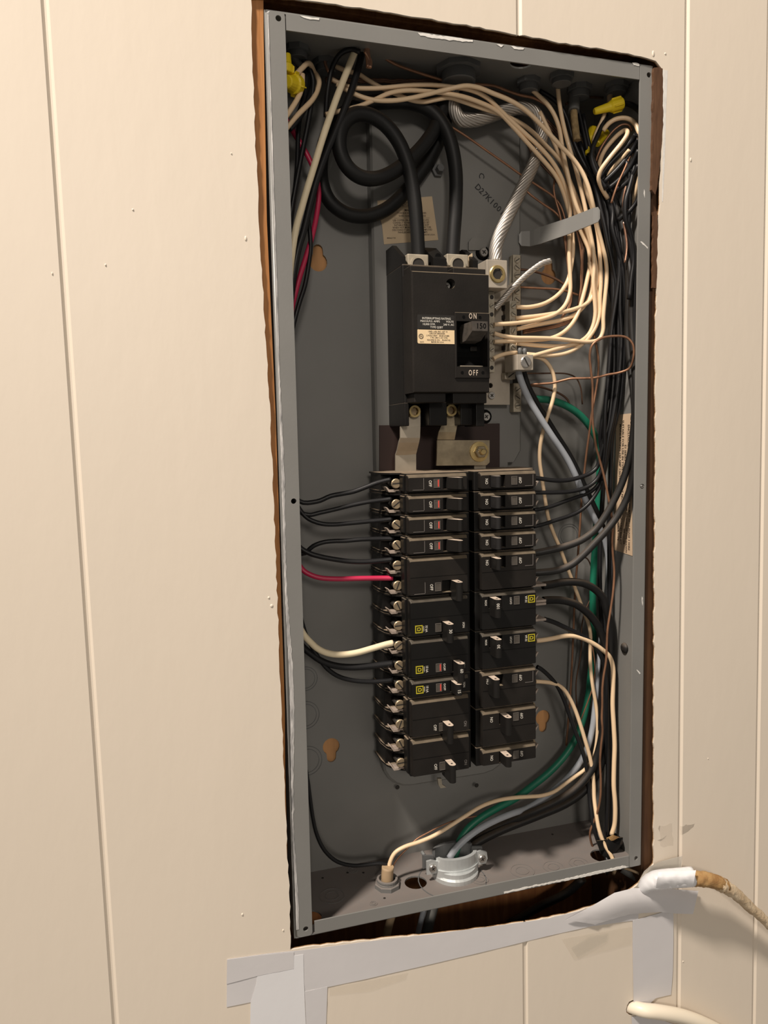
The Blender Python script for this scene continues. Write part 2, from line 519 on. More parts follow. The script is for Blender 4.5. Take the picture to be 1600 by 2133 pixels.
def p1(off):
    o = [(G1(ZB) + off, ZB), (G2(ZB) - off, ZB)]
    bl = [(min(x, G2(z) - off), z) for x, z in reversed(jb_l)]
    tl = [(min(x, G2(z) - off), z) for x, z in reversed(jt_l)]
    return o + bl + list(reversed(jl))[1:-1] + tl + [(G2(ZT) - off, ZT), (G1(ZT) + off, ZT)]
def p2(off):
    br = [(max(x, G2(z) + off), z) for x, z in jb_r]
    tr = [(max(x, G2(z) + off), z) for x, z in jt_r]
    return [(G2(ZT) + off, ZT)] + list(reversed(tr)) + list(reversed(jr))[1:-1] + list(reversed(br)) + [(G2(ZB) + off, ZB), (G3(ZB) - off, ZB), (G3(ZT) - off, ZT)]
board(p1)
_h = at(1318, 2098, WY)
p2.holes = [jag(circ(_h.x, _h.z, 0.0085, 12) + [circ(_h.x, _h.z, 0.0085, 12)[0]], 0.0006, 0.01)[:-1]]
board(p2)

# bare brown veneer left unpainted at the upper right of the opening, small paint lumps
def slab(name, pts, y0, y1, m, parent, label=None):
    bm = bmesh.new(); plate(bm, pts, y0, y1)
    o = obj(name, bm, m, parent)
    if label: o['label'] = label
    return o
vr = pp([(1362, 140), (1380, 142), (1381, 200), (1381, 260), (1378, 300), (1375, 320), (1374, 350), (1370, 385), (1365, 405), (1358, 395), (1360, 300)])
slab('bare_veneer', jag(vr + [vr[0]], 0.0004, 0.004)[:-1], WY - 0.0002, WY + 0.003, 'veneer', wall, 'bare dark brown veneer strip beside the top right corner')
vr2 = pp([(1362, 440), (1370, 440), (1371, 520), (1368, 600), (1361, 600)])
slab('bare_veneer', jag(vr2 + [vr2[0]], 0.0005, 0.004)[:-1], WY + 0.0002, WY + 0.003, 'veneer', wall)
sm = pp([(1381, 145), (1391, 147), (1388, 220), (1385, 330), (1381, 420), (1379, 420), (1381, 300)])
slab('paint_smear', sm, WY - 0.0001, WY + 0.001, 'white_chip', wall, 'whitish primer smear beside the bare veneer')
for (u, v, s) in ((1361, 112, .0028), (1386, 112, .0022), (1439, 333, .0020), (277, 437, .0016), (220, 552, .0015), (512, 497, .002), (109, 570, .0012),
                  (566, 1262, .0028), (560, 1245, .002), (505, 1905, .002), (590, 1938, .0015), (1475, 1580, .001), (482, 320, .0013), (1423, 2003, .0016)):
    p = at(u, v, WY); bm = bmesh.new()
    bmesh.ops.create_icosphere(bm, subdivisions=2, radius=1.0)
    a = random.uniform(0.4, 1.2)
    for q in bm.verts:
        q.co = Vector((q.co.x * s * 0.5, q.co.y * 0.0006, q.co.z * s * a)) + p
    obj('paint_lump', bm, 'wall_paint', wall, True)
for pts in ([(1372, 1722), (1400, 1714), (1403, 1760), (1376, 1764)], [(1416, 1722), (1446, 1715), (1440, 1728), (1418, 1740)], [(1371, 1750), (1389, 1741), (1390, 1743), (1372, 1753)]):
    q = pp(pts); slab('scuff', jag(q + [q[0]], 0.0012, 0.003)[:-1], WY - 0.00006, WY, 'grime', wall)

# studs and boards behind the panelling
def wood(name, x0, x1, y0, y1, z0, z1, m, label, cat='stud'):
    bm = bmesh.new(); box(bm, x0, x1, y0, y1, z0, z1, 0.001)
    o = obj(name, bm, m, wall); o['label'] = label
    return o
_se = pp([(548, -200), (549, 60), (553, 287), (556, 460), (565, 660), (574, 860), (581, 1068), (586, 1260), (591, 1400), (593.5, 1480), (594, 1600), (598, 1750), (603, 2300)], 0.0004)
bm = bmesh.new(); plate(bm, [(-0.048, _se[-1][1])] + list(reversed(_se)) + [(-0.048, _se[0][1])], 0.0004, 0.090)
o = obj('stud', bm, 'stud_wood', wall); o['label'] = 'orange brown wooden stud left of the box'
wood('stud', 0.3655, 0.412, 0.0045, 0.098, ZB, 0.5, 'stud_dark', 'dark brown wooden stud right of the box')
wood('header_board', -0.0030, 0.365, 0.030, 0.07, 0.022, 0.06, 'dark_wood', 'dark board above the box')
wood('backing_board', -0.2, 0.6, 0.0995, 0.107, ZB, 0.5, 'backing_wood', 'brown board behind the box')
bm = bmesh.new(); box(bm, -0.003, 0.3655, 0.0960, 0.0994, -1.3, -0.7875, 0.0005)
obj('cavity_board', bm, 'dark_wood', wall)
# cables in the dark cavity below the box
def cav(name, label, pts, r, m):
    bm = bmesh.new(); tube(bm, catmull(pts, 4), r, 10)
    return tag(obj(name, bm, m, None, False), label, 'cable', 'cables in the cavity below the box')
cav('cavity_cable', 'dull tan cable hanging in the dark gap below the box', [at(826, 1880, .05), at(815, 1910, .05), at(806, 1945, .05), at(796, 2010, .05)], .0042, 'tan_sheath')
cav('cavity_cable', 'pale grey cable in the dark gap under the box', [at(892, 1860, .05), at(884, 1890, .05), at(874, 1930, .05), at(862, 1990, .05)], .0028, 'grey_wire')
cav('cavity_cable', 'thick dark grey cable beside the pale one under the box', [at(912, 1860, .055), at(902, 1890, .055), at(892, 1930, .055), at(880, 1990, .055)], .0055, 'grey_sheath')
cav('cavity_cable', 'slanting black cable in the dark gap at lower right', [at(1215, 1830, .05), at(1180, 1860, .06), at(1130, 1885, .07), at(1060, 1925, .08)], .0045, 'black_cable')
cav('cavity_cable', 'thin pale wire crossing the gap toward the taped corner', [at(1300, 1808, .018), at(1316, 1813, .014), at(1336, 1822, .008), at(1352, 1830, .004)], .0014, 'tan_sheath')
cav('cavity_cable', 'dark cable under the thin pale wire by the corner', [at(1296, 1810, .03), at(1312, 1820, .024), at(1332, 1832, .014), at(1346, 1842, .008)], .0042, 'grey_sheath')

# ================================================================== THE BOX
T = 0.0016
BW, BH = 0.362, 0.7845
box_t = thing('electrical_panel', 'open grey steel breaker box set into the wall, cover removed', 'panel box')
def keyhole(x, z, up):
    s = 1 if up else -1
    out = []
    R_, r_ = 0.0088, 0.0048
    for i in range(15):
        a = math.radians(-235 + 290 * i / 14)
        out.append((x + R_ * math.cos(a), z + s * R_ * math.sin(a)))
    for i in range(8):
        a = math.radians(0 + 180 * i / 7)
        out.append((x + r_ * math.cos(a), z + s * (0.0118 + r_ * math.sin(a))))
    return out
kh = []
for (u, v, up) in ((663, 546, True), (690, 1555, False), (1143, 575, True), (1131, 1495, False)):
    p = at(u, v, BACK); kh.append(keyhole(p.x, p.z, up))
bm = bmesh.new()
plate(bm, rect(0, BW, -BH, 0), BACK, BACK + T, kh)
obj('back_panel', bm, 'enamel', box_t)
bm = bmesh.new(); box(bm, 0, T, 0.0005, BACK, -BH, 0, 0.0005); obj('side_wall', bm, 'enamel', box_t)
bm = bmesh.new(); box(bm, BW - T, BW, 0.0005, BACK, -BH, 0, 0.0005); rw = obj('side_wall', bm, 'enamel', box_t)
# top with knockout holes
tops = [(1088, 131, 0.0112), (700, 92, 0.010), (640, 98, 0.010)]
hl = []
for u, v, r in tops:
    p = atz(u, v, -T); hl.append(circ(p.x, p.y, r, 18))
bm = bmesh.new(); plate(bm, rect(T, BW - T, 0.0005, BACK), -T, 0.0, [hl[0]], M=XY)
obj('top_plate', bm, 'enamel', box_t)
# bottom with holes
FZ = -BH + T
fh = [circ(atz(866, 1838, FZ).x, atz(866, 1838, FZ).y, 0.0112, 20), circ(atz(645, 1911, FZ).x, atz(645, 1911, FZ).y, 0.0112, 20),
      circ(atz(1255, 1782, FZ).x, atz(1255, 1782, FZ).y, 0.0125, 20)]
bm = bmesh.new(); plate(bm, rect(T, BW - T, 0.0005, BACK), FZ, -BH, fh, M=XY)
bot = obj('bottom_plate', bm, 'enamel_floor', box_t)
def ring_ko(parent, c, r, M, d0, m, w=0.0007):
    bm = bmesh.new()
    plate(bm, circ(c[0], c[1], r, 28), d0, d0 + (0.0004 if M is XY else -0.0004), [circ(c[0], c[1], r - w, 28)], M=M)
    return obj('knockout_ring', bm, m, parent)
for (u, v, r) in ((1088, 1814, .0125), (1153, 1806, .0110), (1206, 1798, .0105), (692, 1866, .0125), (778, 1882, .004), (735, 1812, .006), (1000, 1832, .0088)):
    p = atz(u, v, FZ); ring_ko(bot, (p.x, p.y), r, XY, FZ, 'enamel_floor', 0.0011)
    ring_ko(bot, (p.x, p.y), r * 0.55, XY, FZ, 'enamel_floor', 0.0008)
p = atz(942, 1832, FZ)
ring_ko(bot, (p.x, p.y), 0.0345, XY, FZ, 'enamel_dark', 0.0009)
for (u, v) in ((724, 1818), (672, 1829), (757, 1818), (1151, 1738), (801, 1871)):
    p = atz(u, v, FZ); bm = bmesh.new()
    lathe(bm, [(0.0013, 0), (0.0012, 0.0003)], 10, Matrix.Translation(p)); obj('speck', bm, 'slot_dark', bot)
backs = [o for o in box_t.children if o.name.startswith('back_panel')][0]
for (u, v, r) in ((636, 1414, .0125), (636, 1490, .0145), (640, 1585, .0155), (1185, 1115, .013)):
    p = at(u, v, BACK); ring_ko(backs, (p.x, p.z), r, XZ, BACK, 'enamel_dark', 0.0005); ring_ko(backs, (p.x, p.z), r * 0.8, XZ, BACK, 'enamel_dark', 0.0004)
# front flanges, each a strip with its screw holes
def hole_at(u, v, r=0.0024):
    p = at(u, v, 0); return circ(p.x, p.z, r, 12)
bm = bmesh.new()
plate(bm, rrect(0, 0.0168, -BH, 0, 0.0035), 0.0, 0.0015, [hole_at(580, 38), hole_at(637, 1935), hole_at(612, 1044)],
      front=rrect(0.003, 0.0166, -BH + 0.0006, -0.0008, 0.003), ch=0.0014)
fl = obj('flange', bm, 'enamel', box_t)
# rounded outer edge of the left flange
bm = bmesh.new()
tube(bm, [Vector((0.0024, 0.0026, -0.0025)), Vector((0.0024, 0.0026, -BH + 0.0025))], 0.0026, 14)
obj('rolled_edge', bm, 'enamel', fl)
bm = bmesh.new()
plate(bm, rrect(0.3478, BW, -BH, 0, 0.002), 0.0, 0.0015, [hole_at(1352, 156), hole_at(1325, 1788), hole_at(1338, 1013)],
      front=rrect(0.3480, BW - 0.0012, -BH + 0.0005, -0.0005, 0.002), ch=0.0008)
fr_ = obj('flange', bm, 'enamel', box_t)
bm = bmesh.new()
plate(bm, rect(0.0174, 0.3473, -0.0137, 0.0), 0.0003, 0.0018, front=rect(0.0174, 0.3473, -0.0137, -0.0010), ch=0.0008)
ft = obj('flange', bm, 'enamel', box_t)
bm = bmesh.new()
plate(bm, rect(0.0188, 0.3473, -BH, -0.7720), 0.0003, 0.0018, front=rect(0.0188, 0.3473, -BH + 0.0006, -0.7720), ch=0.0006)
fb = obj('flange', bm, 'enamel', box_t)
# dark plates behind the small screw holes are the box itself; a screw sits in the right one
put('screw', PHIL, fr_, face_m(at(1338, 1013, 0.0) + Vector((0, 0.0008, 0)), 0.36))
# white overspray low on the left flange edge, thin painted highlight above it
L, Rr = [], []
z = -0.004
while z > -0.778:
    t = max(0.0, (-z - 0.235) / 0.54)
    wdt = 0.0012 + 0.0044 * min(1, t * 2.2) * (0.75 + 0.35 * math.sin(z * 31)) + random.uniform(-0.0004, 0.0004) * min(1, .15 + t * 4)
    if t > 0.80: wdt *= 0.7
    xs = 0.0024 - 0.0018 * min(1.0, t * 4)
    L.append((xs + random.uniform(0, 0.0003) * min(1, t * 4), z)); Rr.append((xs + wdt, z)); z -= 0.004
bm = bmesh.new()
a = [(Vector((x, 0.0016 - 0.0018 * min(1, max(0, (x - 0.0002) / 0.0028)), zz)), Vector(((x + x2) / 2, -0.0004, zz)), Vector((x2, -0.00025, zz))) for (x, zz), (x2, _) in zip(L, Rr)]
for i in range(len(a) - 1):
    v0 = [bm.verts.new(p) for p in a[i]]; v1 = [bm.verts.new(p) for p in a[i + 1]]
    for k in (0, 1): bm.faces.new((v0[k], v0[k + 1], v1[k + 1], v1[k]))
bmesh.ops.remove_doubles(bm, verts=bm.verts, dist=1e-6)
o = obj('paint_smear', bm, 'white_smear_glint', fl); o['label'] = 'streaky white paint smear along the outer edge, thinning upward into a painted highlight'
def chip(par, pts, Y=-0.00015):
    bm = bmesh.new(); q = pp(pts, 0.0); q = jag(q + [q[0]], 0.0004, 0.002)[:-1]
    plate(bm, q, Y, 0.0006); obj('paint_chip', bm, 'white_chip', par)
chip(ft, [(870, 68), (900, 72), (960, 80), (985, 83), (985, 88), (940, 84), (900, 79), (876, 74)], -0.00005)
chip(ft, [(625, 33), (665, 38), (664, 42), (640, 39)], -0.00005)
chip(ft, [(1035, 92), (1049, 94), (1044, 98)], -0.00005); chip(ft, [(1065, 96), (1093, 100), (1090, 104), (1072, 101)], -0.00005)
chip(ft, [(1318, 131), (1332, 132), (1332, 137), (1320, 136)], -0.00005)
chip(fr_, [(1333, 503), (1336, 503), (1350, 515), (1349, 518)]); chip(fr_, [(1342, 395), (1344, 400), (1343, 412), (1341, 404)])
chip(fr_, [(1337, 1243), (1339, 1246), (1339, 1262), (1337, 1258)]); chip(fr_, [(1327, 1395), (1334, 1402), (1333, 1404), (1326, 1397)])
chip(fb, [(1310, 1806), (1200, 1830), (1100, 1850), (1050, 1862), (1050, 1858), (1110, 1845), (1180, 1830), (1240, 1816), (1300, 1803)], -0.0001)
# plug in the right wall
pl = atx(1302, 1350, BW - T); bm = bmesh.new()
lathe(bm, [(0.0058, 0), (0.0052, 0.0018), (0.0016, 0.0034)], 14, Matrix.Translation(pl) @ Matrix.Rotation(math.radians(-90), 4, 'Y'))
obj('plug', bm, 'dusty_cable', rw)

# raised mounting pan
def px(l, Y): return [(at(u, v, Y).x, at(u, v, Y).z) for u, v in l]
pan_t = thing('mounting_pan', 'raised grey mounting pan behind the breakers', 'mounting plate')
pz = at(780, 1650, PAN).z
pl_x = 0.1100
o_ = [(pl_x, -0.022), (0.268, -0.022), (0.268, at(1098, 938, PAN).z), (0.2605, at(1085, 962, PAN).z), (0.2535, at(1085, 962, PAN).z), (0.2535, pz + 0.03)]
o_ += [(0.2535 - 0.03 + 0.03 * math.cos(t), pz + 0.03 - 0.03 * math.sin(t)) for t in (0.3, 0.6, 0.9, 1.2, 1.57)]
o_ += [(pl_x + 0.03 - 0.03 * math.sin(t), pz + 0.03 - 0.03 * math.cos(t)) for t in (0, 0.3, 0.6, 0.9, 1.2, 1.57)]
cxy = Vector((0.185, -0.37))
bm = bmesh.new()
plate(bm, o_, PAN, BACK - 0.0002, front=[(cxy.x + (x - cxy.x) * 0.975, cxy.y + (zz - cxy.y) * 0.994) for x, zz in o_], ch=0.0022)
pan = obj('pan_plate', bm, 'enamel', pan_t)
for (u, v) in ((1005, 527), (1010, 868), (828, 1640), (993, 1636)):
    p = at(u, v, PAN)
    if v < 1000:
        bm = bmesh.new(); lathe(bm, [(0.0075, 0), (0.007, 0.0016)], 16, face_m(p)); obj('washer', bm, 'black_deep', pan_t)
        put('screw', PHIL, pan_t, face_m(p + Vector((0, -0.0016, 0)), 1.0, random.random()))
    else:
        bm = bmesh.new(); lathe(bm, [(0.0024, 0), (0.0022, 0.0003)], 10, face_m(p)); obj('bolt_hole', bm, 'slot_dark', pan_t)
p = at(910, 357, PAN)
bm = bmesh.new(); lathe(bm, [(0.0062, 0), (0.0062, 0.004), (0.0036, 0.0042), (0.0036, 0.011)], 6, face_m(p), False); obj('bolt', bm, 'enamel_dark', pan_t)
bm = bmesh.new(); plate(bm, px([(975, 505), (982, 497), (1003, 496), (1012, 506), (1010, 522), (975, 522)], PAN), PAN - 0.002, PAN + 0.001); obj('tab', bm, 'enamel', pan_t)
for i, ch_ in enumerate('D27K1001'):
    u, v = 996 + 7.2 * i, 391 + 7.4 * i
    text(ch_, 0.0084, at(u, v, PAN - 0.0002), 'stamp_ink', pan_t, -43)
p = at(1003, 366, PAN - 0.0002); text('C', 0.008, p, 'stamp_ink', pan_t, -90)

# bracket strip that holds the white wires back
bk = thing('wire_bracket', 'grey metal strip bent out over the white wires', 'bracket')
bm = bmesh.new()
rows = []
for (u, v0, v1, Y) in ((1081, 489, 505, .0800), (1086, 482, 512, .0790), (1104, 481, 513, .0775), (1112, 478, 511, .074), (1125, 473, 508, .069), (1180, 455, 489, .045), (1236, 433, 466, .021), (1246, 431, 462, .018), (1250, 438, 455, .0175)):
    a_, b_ = at(u, v0, Y), at(u, v1, Y)
    rows.append((a_, (a_ + b_) / 2, b_))
ribbon(bm, rows, 0.0015)
o = obj('strip', bm, 'enamel', bk)

# ================================================================== PAPER LABELS
BASE_R = Matrix(((0, 0, -1, 0), (-1, 0, 0, 0), (0, 1, 0, 0), (0, 0, 0, 1)))       # print on the right wall: normal -X, text runs along...
lb = thing('paper_label', 'tan printed paper label on the pan behind the thick cables', 'label')
lp = px([(786, 418), (900, 409), (913, 500), (800, 509), (796, 470), (788, 440)], PAN - 0.0003)
bm = bmesh.new(); plate(bm, lp, PAN - 0.0004, PAN - 0.0001); obj('paper', bm, 'label_paper', lb)
LY = PAN - 0.00055
def line_label(s, u, v, size, par=lb, m='ink', Y=LY, roll=4.0, sx=1.0): text(s, size * .72, at(u, v, Y), m, par, roll, sx=sx)
line_label('WIRING INSTRUCTIONS', 846, 424, 0.0042)
line_label('FOR CIRCUIT BREAKERS', 851, 429, 0.0036)
line_label('____________________', 854, 430, 0.0036)
line_label('MAIN LUGS', 858, 438, 0.0040)
line_label('TORQUE IN POUND INCHES', 858, 444, 0.0032)
line_label('WIRE SIZE   1/0 - 300 - 250', 859, 450, 0.0034)
line_label('______________________________', 858, 452, 0.0034)
for i, s in enumerate(('USE COPPER OR ALUMINUM CIRCUITS', 'CONNECT TO NEUTRAL BAR AND SET', 'SUITABLE FOR USE AS SERVICE EQUIP', 'WHEN NOT MORE THAN SIX MAIN TYPE', 'DISCONNECT ARE USED AND COMPUTED', 'PANELBOARD RATED 150 AMPS')):
    line_label(s, 856 + i * 0.8, 459 + i * 5.0, 0.0033, sx=0.9)
line_label('40066-718', 815, 496, 0.0028); line_label('MADE IN U.S.A.', 892, 489, 0.0030)

wl = thing('paper_label', 'long tan printed label on the right inner side wall', 'label')
XR = BW - T
def rp(u, v, off=0.0): p = atx(u, v, XR); return (p.y, p.z)
lp = [rp(1285, 864), rp(1316, 861), rp(1318, 1158), rp(1279, 1145)]
bm = bmesh.new(); plate(bm, lp, XR - 0.0004, XR - 0.0001, M=YZ); obj('paper', bm, 'label_tan', wl)
# local x -> down (-Z), local y -> towards the room (-Y)... normal = -X
BR = Matrix(((0, 0, -1, 0), (0, -1, 0, 0), (-1, 0, 0, 0), (0, 0, 0, 1)))
def wall_text(s, Yc, zc, size, sx=1.0): text(s, size, Vector((XR - 0.0006, Yc, zc)), 'ink', wl, 0, base=BR, sx=sx)
y0, y1 = 0.0195, 0.0480
for k, (s, f, zc, sz) in enumerate((('REPLACE ONLY WITH SAME TYPE', 0.16, -0.350, .0040), ('ENCLOSURE SERIES G3', 0.30, -0.352, .0044), ('E1 SERIES', 0.48, -0.360, .0044),
        ('SUITABLE FOR USE IN TYPE 1 BOX CAT NO 1LC', 0.64, -0.372, .0046), ('MAINS RATING 150 AMP 120/240 V AC', 0.80, -0.365, .0044),
        ('CIRCUITS MAX 30 - 1 PHASE 3 WIRE', 0.2, -0.430, .0040), ('USE BREAKERS OF TYPE SHOWN', 0.36, -0.438, .0036), ('SEE COVER', 0.5, -0.446, .0036), ('GROUND BAR KIT', 0.70, -0.440, .0040), ('HACR TYPE', 0.86, -0.442, .0040))):
    wall_text(s, y0 + (y1 - y0) * f, zc, sz, 0.92)
# ================================================================== MAIN BREAKER
mb = thing('main_breaker', 'large black 150 amp main breaker with a toggle and printed rating label', 'main breaker')
mx0, mx1 = 0.1240, 0.1985
mz0, mz1 = -0.3005, -0.1945
FY = 0.0100                     # face of the cover
# lower casing between seam and pan
bm = bmesh.new()
box(bm, mx0 - 0.0006, mx1 + 0.0006, 0.034, PAN, -0.3090, -0.1835, 0.0012)
obj('casing', bm, 'black_plastic', mb)
zlo = at(850, 888, .05).z
for (xa, xb, ya) in ((mx0 - 0.0006, at(851, 865, .036).x, .034), (at(893, 865, .034).x, at(930, 865, .034).x, .032), (at(958, 865, .034).x, mx1 + .0006, .032), (mx0, mx1, .058)):
    bm = bmesh.new(); box(bm, xa, xb, ya, PAN, zlo, -0.3080, 0.0008); obj('lower_casing', bm, 'black_plastic', mb)
# barriers standing up beside the lugs
for (xa, xb) in ((mx0 - 0.0006, mx0 + 0.0036), (0.1545, 0.1675), (mx1 - 0.0045, mx1 + 0.0006)):
    bm = bmesh.new()
    zt = at(845, 512, .06).z
    plate(bm, [(0.036, -0.184), (0.036, -0.1765), (0.062, zt), (PAN, zt), (PAN, -0.184)], xa, xb, M=YZ)
    obj('barrier', bm, 'black_clean', mb)
bm = bmesh.new(); lathe(bm, [(0.0030, 0), (0.0028, 0.0003)], 12, face_m(Vector((0.161, 0.0405, -0.1735)))); obj('hole', bm, 'black_deep', mb)
# cover with handle well cut in
wx0, wx1 = at(950, 700, FY).x, at(1014, 700, FY).x
wz1, wz0 = at(985, 670, FY).z, at(985, 764, FY).z
sc = at(939, 591, FY)
bm = bmesh.new()
plate(bm, rect(mx0, mx1, mz0, mz1), FY, 0.034, [rect(wx0, wx1, wz0, wz1), circ(sc.x, sc.z, 0.0044, 16)],
      front=rect(mx0 + 0.0012, mx1 - 0.0006, mz0 + 0.0008, mz1 - 0.0008), ch=0.0014)
cover = obj('cover', bm, 'black_old', mb)
put('screw', PHIL, cover, face_m(Vector((sc.x, 0.0215, sc.z)), 0.8))
# notched ledges above and below the cover
for (xa, xb, za, zb_, Y) in ((mx0 + 0.001, 0.1610, mz1, -0.1885, 0.0165), (0.1660, mx1 - 0.0005, mz1, -0.1885, 0.0165), (mx0 + 0.0025, 0.1570, -0.309, mz0, 0.0150), (0.1640, mx1 - 0.0008, -0.310, mz0, 0.0150)):
    bm = bmesh.new(); box(bm, xa, xb, Y, 0.040, za, zb_, 0.0006); obj('ledge', bm, 'black_old', mb)
# feet and pockets below the cover
for (xa, xb, za, Y) in ((0.1900, mx1, -0.331, 0.022),):
    bm = bmesh.new(); box(bm, xa, xb, Y, 0.05, za, -0.3085, 0.0006); obj('foot', bm, 'black_plastic', mb)
# handle surround, well floor, toggle
bm = bmesh.new()
sx0, sx1 = at(946, 650, FY).x, mx1 - 0.0006
sz1, sz0 = at(960, 651, FY).z, at(960, 788, FY).z
plate(bm, rect(sx0, sx1, sz0, sz1), FY - 0.0016, FY + 0.0002, [rect(wx0, wx1, wz0, wz1)], front=rect(sx0 + 0.0006, sx1 - 0.0002, sz0 + 0.0006, sz1 - 0.0004), ch=0.0006)
sur = obj('handle_surround', bm, 'black_old', mb)
for (u, v) in ((966, 660), (1000, 661), (963, 776), (1006, 776)):
    p = at(u, v, FY - 0.0017); bm = bmesh.new(); lathe(bm, [(0.0015, 0), (0.0014, 0.0002)], 10, face_m(p)); obj('pin_hole', bm, 'black_deep', sur)
text('ON', 0.0070, at(985, 659, FY - 0.0018), 'print_tan', sur, 0, sx=0.62, gap=1.4)
text('OFF', 0.0070, at(986, 777, FY - 0.0018), 'print_tan', sur, 0, sx=0.62, gap=1.4)
bm = bmesh.new()                # curved well floor
prof = []
for i in range(9):
    t = i / 8; prof.append((0.0140 + 0.012 * math.sin(t * math.pi) ** 0.7, wz0 + (wz1 - wz0) * t))
plate(bm, prof + [(0.034, wz1), (0.034, wz0)], wx0, wx1, M=YZ)
obj('well_floor', bm, 'black_deep', sur)
a_ = at(987, 727, 0.0235)
bm = bmesh.new(); box(bm, a_.x - .0035, a_.x + .0035, .0232, .0262, a_.z - .0022, a_.z + .0022, .0006); obj('boss', bm, 'black_old', sur)
bm = bmesh.new(); box(bm, wx0 + .004, wx1 - .004, FY - .0004, FY + .006, wz0 - .0002, wz0 + .0010, .0004); obj('well_lip', bm, 'tin_strap', sur)
bm = bmesh.new()                # toggle: wedge standing out of the well, pushed up to ON
tz = wz1 - 0.0010
ty = -0.0085
tx0, tx1 = at(984, 676, ty).x, at(1016, 676, ty).x
plate(bm, [(ty, tz - 0.0015), (ty, tz - 0.0098), (0.0060, tz - 0.0165), (0.020, tz - 0.0175), (0.020, tz - 0.001)], tx0, tx1, M=YZ)
tg = obj('toggle', bm, 'toggle_grey', mb)
text('150', 0.0066, Vector(((tx0 + tx1) / 2 + 0.001, ty - 0.00015, tz - 0.0057)), 'black_deep', tg, 0, sx=1.0)
# printed rating label
lbm = thing  # (label is glued to the cover: a part)
A_, B_ = at(869, 655, FY), at(949, 717, FY)
lx0, lx1, lz1, lz0 = A_.x, B_.x, A_.z, B_.z
lm = (lz1 + lz0) / 2
def half(z0, z1, m):
    bm = bmesh.new(); plate(bm, rrect(lx0, lx1, z0, z1, 0.0012), FY - 0.0003, FY + 0.0001); return obj('rating_label', bm, m, mb)
lk = half(lm - 0.0004, lz1, 'label_black'); lc = half(lz0, lm, 'label_cream')
lk['label'] = 'black upper half of the rating label'; lc['label'] = 'cream lower half of the rating label'
def ltx(s, fx_, fz, size, m, par, sx=1.0): text(s, size * .70, Vector((lx0 + (lx1 - lx0) * fx_, FY - 0.00045, lz1 + (lz0 - lz1) * fz)), m, par, 0, sx=sx)
ltx('INTERRUPTING RATING', .50, .125, .0036, 'print_white', lk); ltx('MAX.R.M.S. AMPS', .33, .225, .0035, 'print_white', lk); ltx('VOLTS', .85, .225, .0035, 'print_white', lk)
ltx('10,000 SYM.', .30, .33, .0035, 'print_white', lk); ltx('240 V. AC', .82, .33, .0035, 'print_white', lk); ltx('TYPE Q2BT', .50, .43, .0035, 'print_white', lk)
ltx('UND. LAB. INC. LIST. R', .53, .575, .0026, 'ink', lc); ltx('CIRCUIT BREAKER', .51, .645, .0026, 'ink', lc); ltx('2 POLE UNIT   ISSUE LF-880', .53, .72, .0026, 'ink', lc)
ltx('1 PH. 240 V. AC 3 PH.', .56, .79, .0026, 'ink', lc); ltx('SQUARE D CO.    PLANT 82', .55, .87, .0026, 'ink', lc); ltx('MADE IN U.S.A.', .52, .94, .0026, 'ink', lc); ltx('26273', .11, .945, .0022, 'ink', lc)
bm = bmesh.new(); cc = Vector((lx0 + (lx1 - lx0) * .09, 0, lz1 + (lz0 - lz1) * .75))
plate(bm, circ(cc.x, cc.z, .0022, 16), FY - 0.0005, FY - 0.0003, [circ(cc.x, cc.z, .0017, 16)]); obj('logo', bm, 'ink', lc)
text('SA', .0022, Vector((cc.x, FY - 0.0005, cc.z)), 'ink', lc)
# line lugs
for (ua, ub) in ((849, 893), (931, 976)):
    a_, b_ = at(ua, 528, 0.040), at(ub, 556, 0.040)
    bm = bmesh.new(); box(bm, a_.x, b_.x, 0.040, 0.068, b_.z, a_.z, 0.0008); lg = obj('lug', bm, 'bar_metal', mb)
    c = Vector(((a_.x + b_.x) / 2, 0.040, b_.z + 0.0015)); bm = bmesh.new()
    plate(bm, circ(c.x, c.z, .0078, 22), 0.0388, 0.040, [circ(c.x, c.z, .0058, 22)]); obj('lug_ring', bm, 'bar_metal', lg)
    bm = bmesh.new(); lathe(bm, [(.0057, 0), (.0056, .0004)], 16, face_m(Vector((c.x, 0.0398, c.z)))); obj('lug_socket', bm, 'slot_dark', lg)
bm = bmesh.new(); plate(bm, px([(970, 537), (984, 527), (986, 556), (974, 556)], 0.045), 0.045, 0.0454); obj('lug_tag', bm, 'label_paper', mb)
# load-side screws
for (u, v) in ((862, 857), (938, 855)):
    p = at(u, v, 0.044); bm = bmesh.new()
    plate(bm, circ(p.x, p.z, .0056, 20), 0.0405, 0.046, [circ(p.x, p.z, .0038, 20)]); rg = obj('screw_ring', bm, 'brass', mb)
    bm = bmesh.new(); lathe(bm, [(.0038, 0), (.0036, .0012)], 6, face_m(Vector((p.x, 0.0455, p.z))), False); obj('socket', bm, 'screw_brass', rg)

